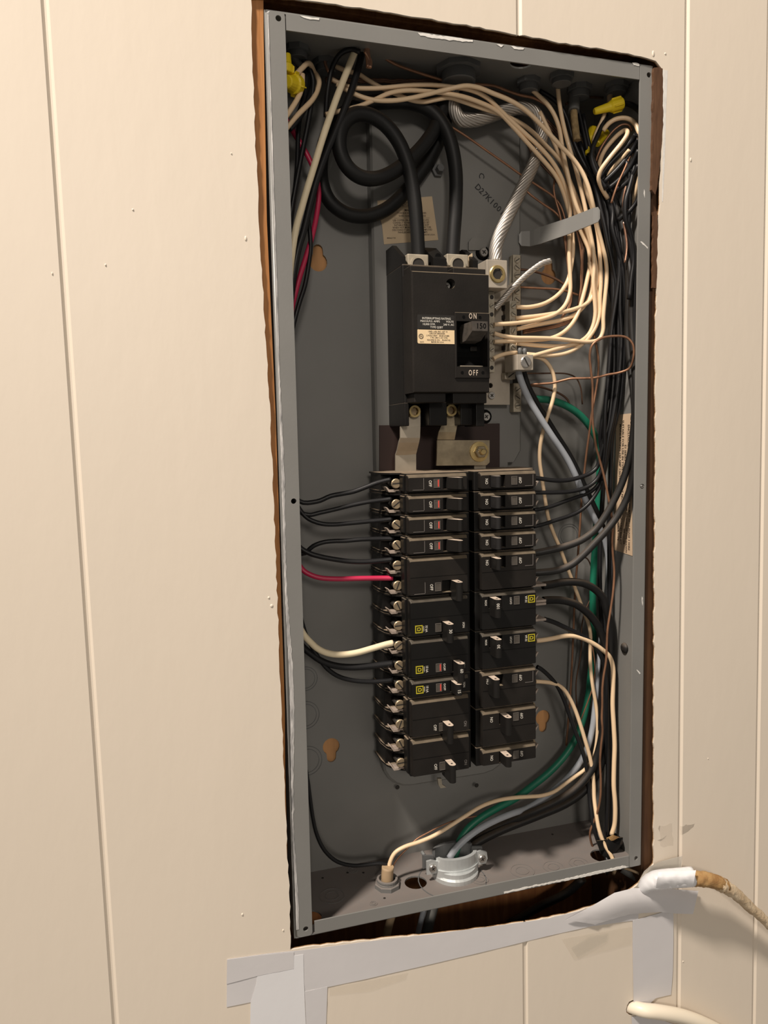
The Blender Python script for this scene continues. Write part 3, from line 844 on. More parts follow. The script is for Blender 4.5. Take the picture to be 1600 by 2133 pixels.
# ================================================================== STRAPS, INSULATOR
ins = obj('insulator_sheet', (lambda b: (plate(b, px([(790, 886), (1040, 882), (1040, 1010), (790, 1010)], PAN - .001), PAN - 0.0022, PAN - 0.0002), b)[1])(bmesh.new()), 'insul_brown')
tag(ins, 'dark brown insulating sheet behind the two metal straps', 'insulator')
def strap(rows_px, thick):
    bm = bmesh.new()
    ribbon(bm, [(at(l, v, Y), at((l + r) / 2, v, Y), at(r, v2, Y)) for (l, r, v, v2, Y) in rows_px], thick)
    return bm
s1 = obj('bus_strap', strap([(853, 876, 850, 850, .048), (853, 876, 868, 868, .048), (834, 876, 889, 887, .047), (834, 875, 912, 912, .047), (831, 873, 922, 922, .049),
                             (827, 869, 940, 938, .0555), (824, 867, 948, 946, .0575), (824, 867, 995, 993, .0575)], 0.0018), 'tin_strap')
tag(s1, 'pale tinned strap bent down from the main breaker to the breakers, left one', 'bus strap', 'bus straps below the main breaker')
s2 = thing('bus_strap', 'wider brassy strap with a bolted square end below the main breaker', 'bus strap', 'bus straps below the main breaker')
obj('upper_leg', strap([(932, 954, 848, 848, .048), (932, 954, 866, 866, .048), (919, 953, 888, 884, .047), (914, 950, 900, 900, .047), (911, 947, 916, 916, .050)], 0.0018), 'brass_strap', s2)
bm = bmesh.new(); plate(bm, px([(911, 917), (1020, 917), (1020, 963), (1014, 969), (910, 970)], .050), 0.050, 0.0522); obj('end_plate', bm, 'brass_strap', s2)
p = at(998, 941, .050); bm = bmesh.new(); lathe(bm, [(.0100, 0), (.0098, .0012), (.005, .0018)], 22, face_m(p), False); obj('washer', bm, 'brass', s2)
bm = bmesh.new(); lathe(bm, [(.0062, .0016), (.0062, .0058), (.0055, .0064)], 6, face_m(p), False); obj('nut', bm, 'brass_strap', s2)
bm = bmesh.new(); lathe(bm, [(.0030, .005), (.0030, .0105), (.0024, .0112)], 14, face_m(p), False); obj('stud_bolt', bm, 'brass', s2)
bm = bmesh.new(); plate(bm, px([(988, 968), (1012, 968), (1012, 985), (988, 985)], .056), 0.056, 0.058); obj('lower_tab', bm, 'tin_strap', s2)

# ================================================================== NEUTRAL AND GROUND BARS
nb = thing('neutral_bar', 'pale aluminium neutral plate with two rows of screw terminals right of the main breaker', 'neutral bar')
NY = 0.070
bm = bmesh.new()
hp = at(1022, 803, NY)
plate(bm, px([(1031, 612), (1068, 588), (1066, 640), (1062, 650), (1062, 843), (985, 843), (985, 700), (1031, 660)], NY), NY, NY + 0.002, [circ(hp.x, hp.z, .0026, 12)])
obj('base_plate', bm, 'alum_plate', nb)
put('screw', PHIL, nb, face_m(at(1023, 824, NY) , 0.85, 0.3))
def term_bar(par, u0, u1, v0, v1, Y, depth, screws, m='bar_metal', open_=()):
    a_, b_ = at(u0, v0, Y), at(u1, v1, Y)
    bm = bmesh.new(); box(bm, a_.x, b_.x, Y, Y + depth, b_.z, a_.z, 0.0005)
    bar = obj('terminal_bar', bm, m, par)
    for i, v in enumerate(screws):
        p = at((u0 + u1) / 2, v, Y)
        put('screw', BARSCREW[i % 4], bar, face_m(p, (b_.x - a_.x) / 0.0072))
    for v in open_:
        p = at((u0 + u1) / 2, v, Y); bm = bmesh.new(); lathe(bm, [(.0021, 0), (.002, .0002)], 12, face_m(p)); obj('empty_hole', bm, 'slot_dark', bar)
    return bar
term_bar(nb, 1018, 1031, 607, 776, .050, .012, (637, 677, 694, 712, 728, 748), open_=(619, 655, 766))
term_bar(nb, 1062, 1077, 626, 735, .052, .012, (637, 654, 670, 690, 707, 723))
term_bar(nb, 1052, 1074, 776, 790, .060, .008, (782,))
for v in (640, 660, 690, 724):        # little standoffs seen between the rows
    a_ = at(1050, v, .064); bm = bmesh.new(); box(bm, a_.x, a_.x + .0085, .062, NY, a_.z - .0022, a_.z + .0022, .0004); obj('standoff', bm, 'slot_dark', nb)
gb = thing('ground_bar', 'narrow brass-coloured ground bar with screws behind the neutral bar', 'ground bar')
term_bar(gb, 1069, 1085, 530, 640, .072, .009, (542, 557, 573, 589, 607, 624))
term_bar(gb, 1070, 1086, 798, 858, .072, .009, (812, 828, 845))
bm = bmesh.new(); box(bm, at(1069, 600, .081).x, at(1086, 600, .081).x, .0815, PAN + .001, at(1075, 857, .081).z, at(1075, 532, .081).z); obj('bar_foot', bm, 'slot_dark', gb)
# big neutral lug
lug = thing('neutral_lug', 'square aluminium lug with a brass ring socket beside the main breaker', 'lug')
a_, b_ = at(1014, 540, .034), at(1057, 601, .034)
bm = bmesh.new(); box(bm, a_.x, b_.x, .034, .066, b_.z, a_.z, .0006); obj('block', bm, 'alum_plate', lug)
c = at(1036, 571, .034); bm = bmesh.new()
plate(bm, circ(c.x, c.z, .0082, 28), .0325, .036, [circ(c.x, c.z, .0052, 28)], front=circ(c.x, c.z, .0074, 28), ch=.0008); obj('ring', bm, 'brass', lug)
bm = bmesh.new(); lathe(bm, [(.0053, 0), (.0051, .0006)], 6, face_m(Vector((c.x, .0342, c.z))), False); obj('hex_socket', bm, 'slot_dark', lug)
bm = bmesh.new(); box(bm, a_.x + .004, b_.x + .006, .060, NY + .001, b_.z - .008, b_.z + .012, .0004); obj('foot', bm, 'alum_plate', lug)
# small lug block with slotted screw
lg2 = thing('lug_block', 'small square lug block with a slotted screw gripping the grey wire', 'lug')
a_, b_ = at(1077, 738, .030), at(1111, 771, .030)
bm = bmesh.new(); box(bm, a_.x, b_.x, .030, .056, b_.z, a_.z, .0005); obj('block', bm, 'alum_plate', lg2)
bm_s = slot_screw_mesh('screw', .0056, .0016, 'screw_steel', ang=-1.05)
put('screw', bm_s, lg2, face_m(at(1095, 754, .030)))
for (u, v) in ((1083, 730), (1093, 731)):
    p = at(u, v, .036); bm = bmesh.new(); lathe(bm, [(.0022, -.004), (.0022, .001), (.0012, .0026)], 10, Matrix.Translation(p)); obj('stud', bm, 'enamel_dark', lg2)
# a few loose conductor ends clamped in the bars
# ================================================================== BRANCH BREAKERS
CX = 0.1812
PITCH = 0.01905
ZTOP = -0.3722
BY = 0.0080                     # face of the bezels
def dx(side, d): return CX + side * d
def d_of(u, v, Y): return abs(at(u, v, Y).x - CX)

def d27(x0, x1): return (min(x0, x1), max(x0, x1))
def handle_mesh(side, d, z0, z1, style, par):
    """rounded toggle: teardrop in plan, standing out of the slot"""
    bm = bmesh.new()
    lean = -side * 0.0030 if style != 'mid' else 0
    x = dx(side, d)
    w_ = 0.0052
    if style == 'tie':
        prof = [(x + w_ * 0.62 * math.cos(t), -0.0028 + w_ * 0.62 * math.sin(t)) for t in [math.pi + i * math.pi / 8 for i in range(9)]]
        prof = prof + [(x + w_ * 0.62, 0.016), (x - w_ * 0.62, 0.016)]
    else:                       # tip towards the centre line, long slope on the outer side
        prof = [(x + 0.0027 * math.cos(t), -0.0024 + 0.0027 * math.sin(t)) for t in [math.pi + i * math.pi / 8 for i in range(9)]]
        rgt, lft = (0.0028, 0.0085) if side < 0 else (0.0060, 0.0026)
        prof = prof + [(x + rgt, 0.0075), (x + rgt, 0.016), (x - lft, 0.016), (x - lft, 0.0085)]
    plate(bm, prof, z0, z1, M=XY)
    h = obj('handle', bm, 'handle_grey' if style == 'grey' else 'handle_black', par)
    if style == 'tie':
        b2 = bmesh.new(); lathe(b2, [(.0011, 0), (.0010, .0002)], 10, Matrix.Translation((x, -0.0012, z1)))
        obj('tie_hole', b2, 'slot_dark', h)
    return h

def window(par, side, d, zc, red):
    x = dx(side, d)
    bm = bmesh.new()
    box(bm, x - .0027, x + .0027, BY - .0003, BY + .003, zc - .0037, zc + .0037, .0004)
    w_ = obj('window', bm, 'window_grey', par)
    b2 = bmesh.new(); plate(b2, rect(x - .0029, x + .0029, zc - .0039, zc + .0039), BY - .0006, BY + .0004, [rect(x - .0025, x + .0025, zc - .0035, zc + .0035)])
    obj('window_rim', b2, 'toggle_rim', w_)
    if red:
        bm = bmesh.new(); box(bm, x + .0010, x + .0021, BY - .0006, BY + .001, zc - .0032, zc + .0032, .0002)
        obj('flag', bm, 'flag_red', w_)

def terminal(par, side, zc, k, lug=False):
    """outer end of one pole: fins, floor, clip and screw"""
    for s in (-1, 1):
        bm = bmesh.new()
        zf = zc + s * (PITCH / 2 - .0012)
        prof = [(.0640, .0140), (.0640, .0265), (.0690, .0300), (.0735, .0330), (.0785, .0430), (.0805, .0560), (.0805, .0780), (.064, .0780)]
        prof = [(dx(side, a), b) for a, b in prof]
        plate(bm, prof, zf - .0008, zf + .0008, M=XY); obj('fin', bm, 'black_plastic', par)
    bm = bmesh.new()
    x0, x1 = d27(dx(side, .0640), dx(side, .0790))
    box(bm, x0, x1, .0460, .0780, zc - .0080, zc + .0080, .0005); obj('terminal_floor', bm, 'black_plastic', par)
    put('screw', SCREW[k % 7], par, face_m(Vector((dx(side, .0692), .0285, zc - .0005))))
    bm = bmesh.new(); lathe(bm, [(.0032, -.018), (.0032, 0)], 10, face_m(Vector((dx(side, .0692), .0290, zc - .0005)))); obj('screw_shank', bm, 'slot_dark', par)
    x0, x1 = d27(dx(side, .0640), dx(side, .0775))
    bm = bmesh.new()
    za = zc - .0062
    pr = [(.0640, za), (.0745, za - .0003), (.0775, za + .0028), (.0785, za + .0026), (.0755, za - .0022), (.0640, za - .0024)]
    plate(bm, [(dx(side, a), b) for a, b in pr], .0300, .0400); obj('clip', bm, 'clip_metal', par)
    if lug:
        x0, x1 = d27(dx(side, .0690), dx(side, .0860))
        for zz in (zc + .0075, zc - .0085):
            bm = bmesh.new(); box(bm, x0, x1, .028, .046, zz - .0012, zz + .0012, .0004); obj('lug_plate', bm, 'clip_metal', par)

def breaker(side, pole, n, label, style='old', hu=None, hstyle='plain', red=False, amp=None, lugs=False, name='circuit_breaker', txt=None, vcen=None):
    group = 'branch breakers in the left column' if side < 0 else 'branch breakers in the right column'
    t = thing(name, label, 'circuit breaker', group)
    zt = ZTOP - pole * PITCH; zb = zt - n * PITCH
    m = 'black_new' if style == 'new' else 'black_plastic'
    mo = 'black_new' if style == 'new' else 'black_old'
    bm = bmesh.new()
    x0, x1 = d27(dx(side, .0024), dx(side, .0645))
    box(bm, x0, x1, .0140, .0800, zb + .0003, zt - .0003, .0008); obj('body', bm, m, t)
    # end shoulder
    bm = bmesh.new()
    x0, x1 = d27(dx(side, .0640), dx(side, .0662))
    box(bm, x0, x1, .0170, .0275, zb + .0022, zt - .0022, .0006); obj('shoulder', bm, m, t)
    # bezel with slot
    zo = 0.0016
    bx0, bx1 = d27(dx(side, .0064), dx(side, .0644))
    zf = (zb + PITCH / 2) if side < 0 else (zt - PITCH / 2)      # pole that carries the handle
    zf -= 0.0004
    hd = d_of(hu, vcen, -0.002) if hu else 0.020
    s0, s1 = (hd - .0042, hd + .0042) if hstyle == 'tie' and style != 'old' else (hd - .0034, hd + .0125)
    if style == 'new': s0, s1 = hd - .0042, hd + (.0042 if side < 0 else .0095)
    s0 = max(s0, .0080)
    sx = d27(dx(side, s0), dx(side, s1))
    bm = bmesh.new()
    plate(bm, rrect(bx0, bx1, zb + .0021, zt - zo, .0012, 2), BY, .0150, [rect(sx[0], sx[1], zf - .0056, zf + .0056)],
          front=rrect(bx0 + .0008, bx1 - .0008, zb + .0026, zt - zo - .0026, .0010, 2), ch=.0026)
    fc = obj('bezel', bm, mo, t)
    handle_mesh(side, hd, zf - (.0052 if hstyle != 'tie' or n == 1 else .0120), zf + .0052, 'tie' if hstyle == 'tie' else ('grey' if hstyle == 'grey' else 'plain'), t)
    if amp:
        text(amp, .0043, Vector((dx(side, hd) - .0009, -0.0062, zf - .001)), 'print_white', t, -90 if side < 0 else 90, sx=.9)
    roll = -90 if side < 0 else 90
    def tx(s, d, size=.0040, mt='print_white', dz=0.0, sx=.85): text(s, size, Vector((dx(side, d), BY - .00015, zf + dz)), mt, t, roll, sx=sx)
    if style == 'old':
        if side < 0:
            window(t, side, .0368, zf, red); tx('OFF', .0432)
            lines = ((.0600, .0495),)
        else:
            tx('ON', .0128); window(t, side, .0408, zf, False); tx('OFF', .0474)
            lines = ((.0520, .0605),)
        for a_, b_ in lines:      # fine moulded border of the blank field
            for (da, db, z0_, z1_) in ((a_, b_, -.0056, -.0053), (b_ if side < 0 else b_ - .0003, (b_ - .0003) if side < 0 else b_, -.0050, .0050)):
                xx = d27(dx(side, da), dx(side, db)); bm = bmesh.new()
                box(bm, xx[0], xx[1], BY - .0003, BY + .0006, zf + z0_, zf + z1_); obj('moulded_line', bm, 'print_grey', t)
    elif style == 'offmid':
        if side < 0: window(t, side, .0345, zf, red); tx('OFF', .0415); tx('ON', .0110, mt='print_grey')
        else: tx('ON', .0165); window(t, side, .0420, zf, False); tx('OFF', .0485)
    else:
        if side < 0: ld, kd, wd, od, nd = .0560, .0487, .0370, .0315, .0118
        else: ld, kd, wd, od, nd = .0588, .0532, .0430, .0372, .0112
        window(t, side, wd, zf, red); tx('O/OFF', od, .0030, sx=.8); tx('I/ON', nd, .0030, sx=.85); tx('10 kA', kd, .0034, sx=.8); tx('120/240V~', kd + .0027, .0016, sx=.8)
        x = dx(side, ld); h = .0036
        bm = bmesh.new(); plate(bm, rect(x - h, x + h, zf - h, zf + h), BY - .0003, BY + .0002, [rect(x - h * .78, x + h * .78, zf - h * .78, zf + h * .78)]); lo = obj('logo', bm, 'logo_yellow', t)
        bm = bmesh.new(); plate(bm, [(x - h * .45, zf - h * .45), (x + h * .3, zf - h * .45), (x + h * .5, zf - h * .2), (x + h * .5, zf + h * .2), (x + h * .3, zf + h * .45), (x - h * .45, zf + h * .45)], BY - .0003, BY + .0002,
                                [[(x - h * .27, zf - h * .27), (x + h * .22, zf - h * .27), (x + h * .32, zf), (x + h * .22, zf + h * .27), (x - h * .27, zf + h * .27)]]); obj('letter_mark', bm, 'logo_yellow', lo)
    if n == 2:                    # seam between the two poles
        bm = bmesh.new(); zs = (zt + zb) / 2
        box(bm, bx0 + .001, bx1 - .001, BY - .0002, BY + .0006, zs - .00012, zs + .00012); obj('seam', bm, 'black_deep', t)
    for i in range(n):
        terminal(t, side, zt - PITCH * (i + .5), pole + i, lugs)
    return t

L_ = 'black single-pole breaker with a red flag'
breaker(-1, 0, 1, 'black single-pole breaker with red flag, topmost in the left column', hu=958, vcen=1005, red=True)
breaker(-1, 1, 1, 'black single-pole breaker with red flag, second from top, left column', hu=958, vcen=1050, red=True)
breaker(-1, 2, 1, 'black single-pole breaker with red flag, third from top, left column', hu=958, vcen=1093, red=True)
breaker(-1, 3, 1, 'black single-pole breaker with red flag, fourth from top, left column', hu=958, vcen=1136, red=True)
breaker(-1, 4, 2, 'old black double breaker fed by the red wire in the left column', hu=956, vcen=1222, hstyle='tie')
breaker(-1, 6, 2, 'black double breaker marked 30 with yellow logo in the left column', 'new', hu=937, vcen=1310, hstyle='tie', amp='30')
breaker(-1, 8, 2, 'black double breaker marked 60 fed by the thick cream wire, left column', 'new', hu=960, vcen=1392, hstyle='tie', amp='60', red=True)
breaker(-1, 10, 1, 'black single breaker marked 15 with bright red flag and yellow logo', 'new', hu=955, vcen=1440, hstyle='tie', amp='15', red=True)
breaker(-1, 11, 2, 'black double breaker with tan handle tip, second from bottom left', 'offmid', hu=937, vcen=1520, hstyle='tie', red=True)
breaker(-1, 13, 2, 'lowest black double breaker at the foot of the left column', 'offmid', hu=942, vcen=1605, hstyle='tie')
breaker(1, 0, 1, 'black single-pole breaker marked ON OFF, topmost in the right column', hu=1037, vcen=998, hstyle='grey')
breaker(1, 1, 1, 'black single-pole breaker, second from top in the right column', hu=1037, vcen=1042, hstyle='grey')
breaker(1, 2, 1, 'black single-pole breaker, third from top in the right column', hu=1037, vcen=1085, hstyle='grey')
breaker(1, 3, 1, 'black single-pole breaker, fourth from top in the right column', hu=1038, vcen=1126, hstyle='grey')
breaker(1, 4, 2, 'old black double breaker feeding two dusty thick cables, right column', hu=1038, vcen=1168, hstyle='plain')
breaker(1, 6, 2, 'black double breaker marked 100 with pale lug plates at its end', 'new', hu=1036, vcen=1255, hstyle='tie', amp='100', lugs=True)
breaker(1, 8, 2, 'black double breaker marked 30 with cream wire in the right column', 'new', hu=1037, vcen=1337, hstyle='tie', amp='30')
breaker(1, 10, 2, 'old black double breaker with black and white wires, right column', 'old', hu=1033, vcen=1420, hstyle='tie')
breaker(1, 12, 2, 'black double breaker with handle at mid position, right column', 'offmid', hu=1058, vcen=1503, hstyle='tie')
breaker(1, 14, 1, 'lowest black single breaker at the foot of the right column', 'offmid', hu=1058, vcen=1580, hstyle='tie')
# tan bus tip showing under the left column
bm = bmesh.new(); plate(bm, px([(912, 1622), (920, 1622), (921, 1634), (930, 1640), (918, 1642), (914, 1636)], .045), .045, .048)
tag(obj('bus_stab', bm, 'bar_metal'), 'dull metal bus tip peeking out below the left column', 'bus strap')
# bus spine between the columns
bm = bmesh.new(); box(bm, CX - .0022, CX + .0022, .030, PAN, ZTOP - 15 * PITCH + .002, ZTOP - .0005)
tag(obj('bus_spine', bm, 'black_deep'), 'dark spine between the two breaker columns', 'bus bar')
# ================================================================== WIRES
CROP = {'A': (500, 0, 3.478), 'B': (940, 60, 3.478), 'C': (940, 460, 3.478), 'D': (1080, 860, 5.0), 'E': (1080, 1240, 4.6375),
        'F': (580, 1560, 3.077), 'G': (1040, 1580, 2.857), 'H': (580, 380, 3.81), 'I': (540, 860, 4.847), 'J': (540, 1240, 3.81),
        'K': (580, 80, 8.533), 'R': (1190, 160, 7.11), 'S': (1180, 440, 7.111), 'P': (0, 0, 1.0)}
def route(segs, r):
    """segs: (crop, depth or (depth from, depth to), points) or ('w', points in the place)"""
    out = []
    for s in segs:
        if s[0] == 'w':
            out += [Vector(p) for p in s[1]]; continue
        x0, y0, k = CROP[s[0]]
        n = len(s[2]); join = len(out)
        for i, (a, b) in enumerate(s[2]):
            Y = s[1] if not isinstance(s[1], tuple) else s[1][0] + (s[1][1] - s[1][0]) * i / max(1, n - 1)
            u, v = x0 + a / k, y0 + b / k
            Y = min(Y, BACK - r - .0004)
            p = at(u, v, Y)
            if p.x > BW - T - r - .0004: p = atx(u, v, BW - T - r - .0004)
            if p.x < T + r + .0004: p.x = T + r + .0004
            if p.z < FZ + r and u < 1230: p.z = FZ + r
            if join and i < 2 and len(out) >= 2:      # do not double back where two stretches meet
                d1, d2 = (out[-1] - out[-2]), (p - out[-1])
                if d2.length < .005 or (d2.length < .03 and d1.dot(d2) < .35 * d1.length * d2.length): continue
            out.append(p)
    for _ in range(1 if len(out) > 4 else 0):         # ease small kinks
        out = [out[0]] + [out[i] * .6 + (out[i - 1] + out[i + 1]) * .2 for i in range(1, len(out) - 1)] + [out[-1]]
    return out
def wire(name, label, segs, r, m, per=4, sides=10, group='wires inside the panel', cat='wire'):
    bm = bmesh.new()
    tube(bm, catmull(route(segs, r), per), r, sides)
    return tag(obj(name, bm, m), label, cat, group)
WH, BLK = 'white_wire', 'black_wire'
rw_, rb_ = .00205, .0021

# --- thick service cables looping into the main breaker
wire('service_cable', 'thick black cable looping once, going into the left main lug', [
    ('P', (.052, .050), [(872, 540), (870, 500), (866, 430)]), ('A', (.050, .045), [(1250, 1350), (1220, 1180), (1150, 1010), (1050, 890), (940, 825), (830, 815), (760, 870), (715, 960)]),
    ('A', (.045, .062), [(712, 1090), (770, 1220), (870, 1295), (980, 1305), (1100, 1260), (1220, 1170), (1330, 1060), (1410, 950), (1450, 830)]), ('P', (.062, .055), [(928, 205), (945, 175), (955, 140)])],
     .0066, 'black_cable', 5, 14, 'thick service cables')
wire('service_cable', 'thick black cable with the wide lower loop, going into the right main lug', [
    ('P', (.052, .056), [(942, 545), (944, 500), (950, 430), (952, 350)]), ('A', (.056, .070), [(1530, 1030), (1480, 900), (1390, 790), (1260, 735), (1080, 730), (900, 750), (740, 810), (630, 950), (580, 1150)]),
    ('A', (.070, .076), [(582, 1330), (640, 1470), (760, 1560), (900, 1580), (1050, 1540), (1180, 1420), (1290, 1280), (1390, 1130), (1470, 970), (1500, 820)]), ('P', (.072, .058), [(945, 190), (965, 165), (970, 140)])],
     .0066, 'black_cable', 5, 14, 'thick service cables')

# --- stranded bare aluminium neutral
def stranded(name, label, segs, R_, n, rs, m, turns, group=None, sides=6):
    t = thing(name, label, 'cable', group)
    path = catmull(route(segs, R_), 10)
    fr = frames(path); L = [0.0]
    for i in range(1, len(path)): L.append(L[-1] + (path[i] - path[i - 1]).length)
    for k in range(n):
        pts = []
        for i, p in enumerate(path):
            a = 2 * math.pi * (k / n + turns * L[i] / L[-1])
            pts.append(p + (fr[i][0] * math.cos(a) + fr[i][1] * math.sin(a)) * (R_ - rs))
        bm = bmesh.new(); tube(bm, pts, rs, sides); obj('strand', bm, m, t)
    bm = bmesh.new(); tube(bm, path, R_ - rs * 1.3, 8); obj('core', bm, m, t)
    return t
stranded('neutral_cable', 'thick bare aluminium stranded cable running down into the neutral lug', [
    ('B', (.058, .062), [(40, 330), (0, 450), (10, 590), (60, 670), (150, 670), (260, 640), (390, 590), (510, 560), (600, 590), (655, 670), (665, 780)]),
    ('B', (.062, .052), [(640, 880), (590, 1000), (530, 1120), (460, 1260), (390, 1400), (330, 1540)]), ('C', (.052, .050), [(320, 200), (322, 300)])], .0064, 12, .00185, 'alum', 4.0)
stranded('ground_cable', 'thin stranded aluminium wire slanting across the neutral bar', [
    ('C', (.052, .046), [(315, 640), (350, 600), (400, 540), (470, 462), (540, 392), (610, 342), (660, 302), (720, 290)])], .0030, 6, .0012, 'alum', 3.0)

# --- left side
wire('thick_white_wire', 'thick cream wire slanting down the left side to the 60 breaker', [
    ('A', (.040, .032), [(865, 290), (850, 330), (790, 480), (720, 650), (650, 850), (590, 1020), (540, 1200), (490, 1350), (440, 1530)]),
    ('H', (.030, .026), [(190, 180), (140, 360), (95, 540)]), ('w', [(.0085, .028, -.30), (.0075, .03, -.42), (.0085, .03, -.50)]),
    ('J', (.032, .034), [(370, 320), (410, 380), (460, 425), (540, 465), (640, 475), (760, 465), (900, 420), (1020, 385), (1060, 378)])], .0030, 'cream_big', 4, 12)
wire(BLK, 'thick glossy black wire beside the thick cream wire on the left', [
    ('A', (.045, .038), [(905, 300), (870, 440), (830, 600), (760, 780), (695, 950), (640, 1070), (590, 1200), (545, 1330), (505, 1490)]),
    ('H', (.036, .034), [(260, 200), (200, 400), (150, 560), (105, 710)]), ('w', [(.0085, .038, -.33), (.0075, .04, -.44), (.0085, .04, -.52)]),
    ('J', (.040, .034), [(350, 390), (420, 480), (500, 530), (620, 568), (750, 575), (900, 560), (1015, 545), (1060, 540)])], .0031, 'black_wire', 4, 12)
wire('red_wire', 'red wire weaving down the left side to a double breaker', [
    ('A', (.062, .060), [(330, 860), (390, 965), (440, 1040), (510, 1160), (560, 1280), (578, 1400), (560, 1540)]), ('H', (.058, .050), [(310, 200), (272, 430), (215, 600), (155, 800), (110, 950)]),
    ('w', [(.0085, .05, -.30), (.0085, .05, -.42)]), ('I', (.050, .036), [(400, 1540), (440, 1590), (500, 1630), (600, 1670), (750, 1680), (1000, 1670), (1285, 1668), (1350, 1668)])], .0024, 'red_wire', 4)
wire(BLK, 'black wire hanging from the top left to the topmost left breaker', [
    ('A', (.05, .05), [(440, 400), (500, 490), (540, 560), (525, 690), (490, 930), (450, 1100), (410, 1300), (390, 1480)]), ('w', [(.011, .052, -.20), (.0085, .052, -.30), (.0085, .05, -.37)]),
    ('I', (.046, .034), [(400, 985), (500, 935), (600, 885), (720, 832), (850, 815), (950, 800), (1070, 752), (1180, 706), (1270, 684), (1330, 672)])], .0022, 'black_wire')
wire(BLK, 'black wire to the second breaker from top, left column', [
    ('A', (.062, .060), [(400, 440), (470, 540), (480, 640), (455, 740), (420, 830)]), ('H', (.055, .052), [(150, 0), (120, 160)]), ('w', [(.0085, .058, -.25), (.0085, .056, -.38)]),
    ('I', (.046, .034), [(400, 1040), (500, 1033), (600, 1010), (750, 980), (950, 925), (1100, 895), (1275, 877), (1340, 868)])], .0021, 'black_wire')
wire(BLK, 'black wire sagging to the third breaker from top, left column', [
    ('H', (.056, .050), [(225, 230), (250, 380), (262, 500), (240, 650), (215, 830), (165, 950), (130, 1080)]), ('w', [(.009, .05, -.30), (.0085, .05, -.37)]),
    ('I', (.046, .034), [(415, 1005), (480, 1062), (560, 1102), (650, 1126), (750, 1130), (900, 1115), (1100, 1095), (1280, 1080), (1345, 1072)])], .0021, 'black_wire')
wire(BLK, 'black wire arching up to the fourth breaker, left column', [
    ('w', [(.0085, .07, -.12), (.0085, .07, -.30), (.0085, .06, -.46)]), ('I', (.052, .034), [(405, 1560), (430, 1480), (470, 1400), (540, 1340), (640, 1302), (760, 1290), (860, 1298), (1000, 1272), (1300, 1270), (1360, 1270)])], .0021, 'black_wire')
wire(BLK, 'black wire sagging to the breaker above the red wire', [
    ('w', [(.0085, .064, -.12), (.0085, .064, -.30), (.0085, .05, -.42)]), ('I', (.046, .034), [(415, 1370), (500, 1418), (600, 1450), (750, 1478), (900, 1500), (1050, 1510), (1280, 1485), (1350, 1478)])], .0024, 'black_wire')
wire(BLK, 'thin black wire sagging below the two thicker wires on the left', [
    ('w', [(.0085, .056, -.20), (.0085, .056, -.40)]), ('J', (.040, .036), [(335, 220), (360, 290), (400, 380), (470, 500), (540, 590), (620, 648), (740, 680), (880, 690), (1000, 680), (1060, 672)])], .0021, 'black_wire')
wire(BLK, 'thin black wire running down the lower left to the bottom connector', [
    ('w', [(.0085, .062, -.30), (.0085, .060, -.52)]), ('J', (.055, .055), [(375, 1400), (388, 1480), (402, 1600), (430, 1800)]), ('F', (.055, .050), [(240, 540), (290, 660), (370, 730), (480, 757), (600, 737), (670, 730), (705, 748), (718, 790)])], .0019, 'black_wire')
wire(BLK, 'dark wire arching behind the thick cream wire at upper left', [('A', (.034, .056), [(870, 375), (800, 347), (720, 380), (662, 480), (640, 620), (625, 740), (622, 850)])], .0022, 'black_wire')
wire(WH, 'short cream wire leaving the yellow nut at upper left', [('K', (.030, .040), [(230, 720), (330, 630), (430, 520), (510, 430)]), ('K', (.044, .06), [(560, 440), (600, 520), (640, 620)])], .0023, 'cream_wire')
wire(WH, 'cream wire curling over beside the glossy black wire at upper left', [('K', (.06, .034), [(590, 560), (690, 660), (745, 760), (700, 920), (640, 1050), (560, 1150), (440, 1260), (310, 1390), (170, 1560), (80, 1680)])], .0023, 'cream_wire')
wire(WH, 'cream wire under the yellow nut at the left edge', [('K', (.036, .026), [(430, 640), (430, 840), (390, 980), (310, 1130), (190, 1310), (90, 1450)])], .0022, 'cream_wire')
wire(BLK, 'glossy black wire curling down behind the yellow nut', [('K', (.06, .040), [(480, 480), (580, 560), (620, 700), (600, 860), (550, 1040), (490, 1190), (420, 1350), (330, 1480), (200, 1620)])], .0023, 'black_wire')
wire(BLK, 'black wire between the yellow nut and the glossy wire', [('K', (.055, .045), [(330, 380), (440, 470), (500, 600), (500, 800), (470, 1000), (420, 1180), (360, 1330)])], .0021, 'black_wire')
wire('cable_sheath', 'dull grey cable end coming down in the top left corner', [('K', (.05, .05), [(190, -40), (195, 100), (215, 260), (300, 400), (420, 500)])], .0028, 'grey_sheath')
wire('cable_sheath', 'second dull cable end in the top left corner', [('K', (.07, .06), [(250, 20), (330, 200), (430, 370), (540, 480)])], .0024, 'grey_sheath')
wire('copper_wire', 'short bare copper end under the top left connector', [('K', (.06, .055), [(860, 160), (850, 300), (815, 420), (850, 510), (900, 600)])], .0014, 'copper_bright')

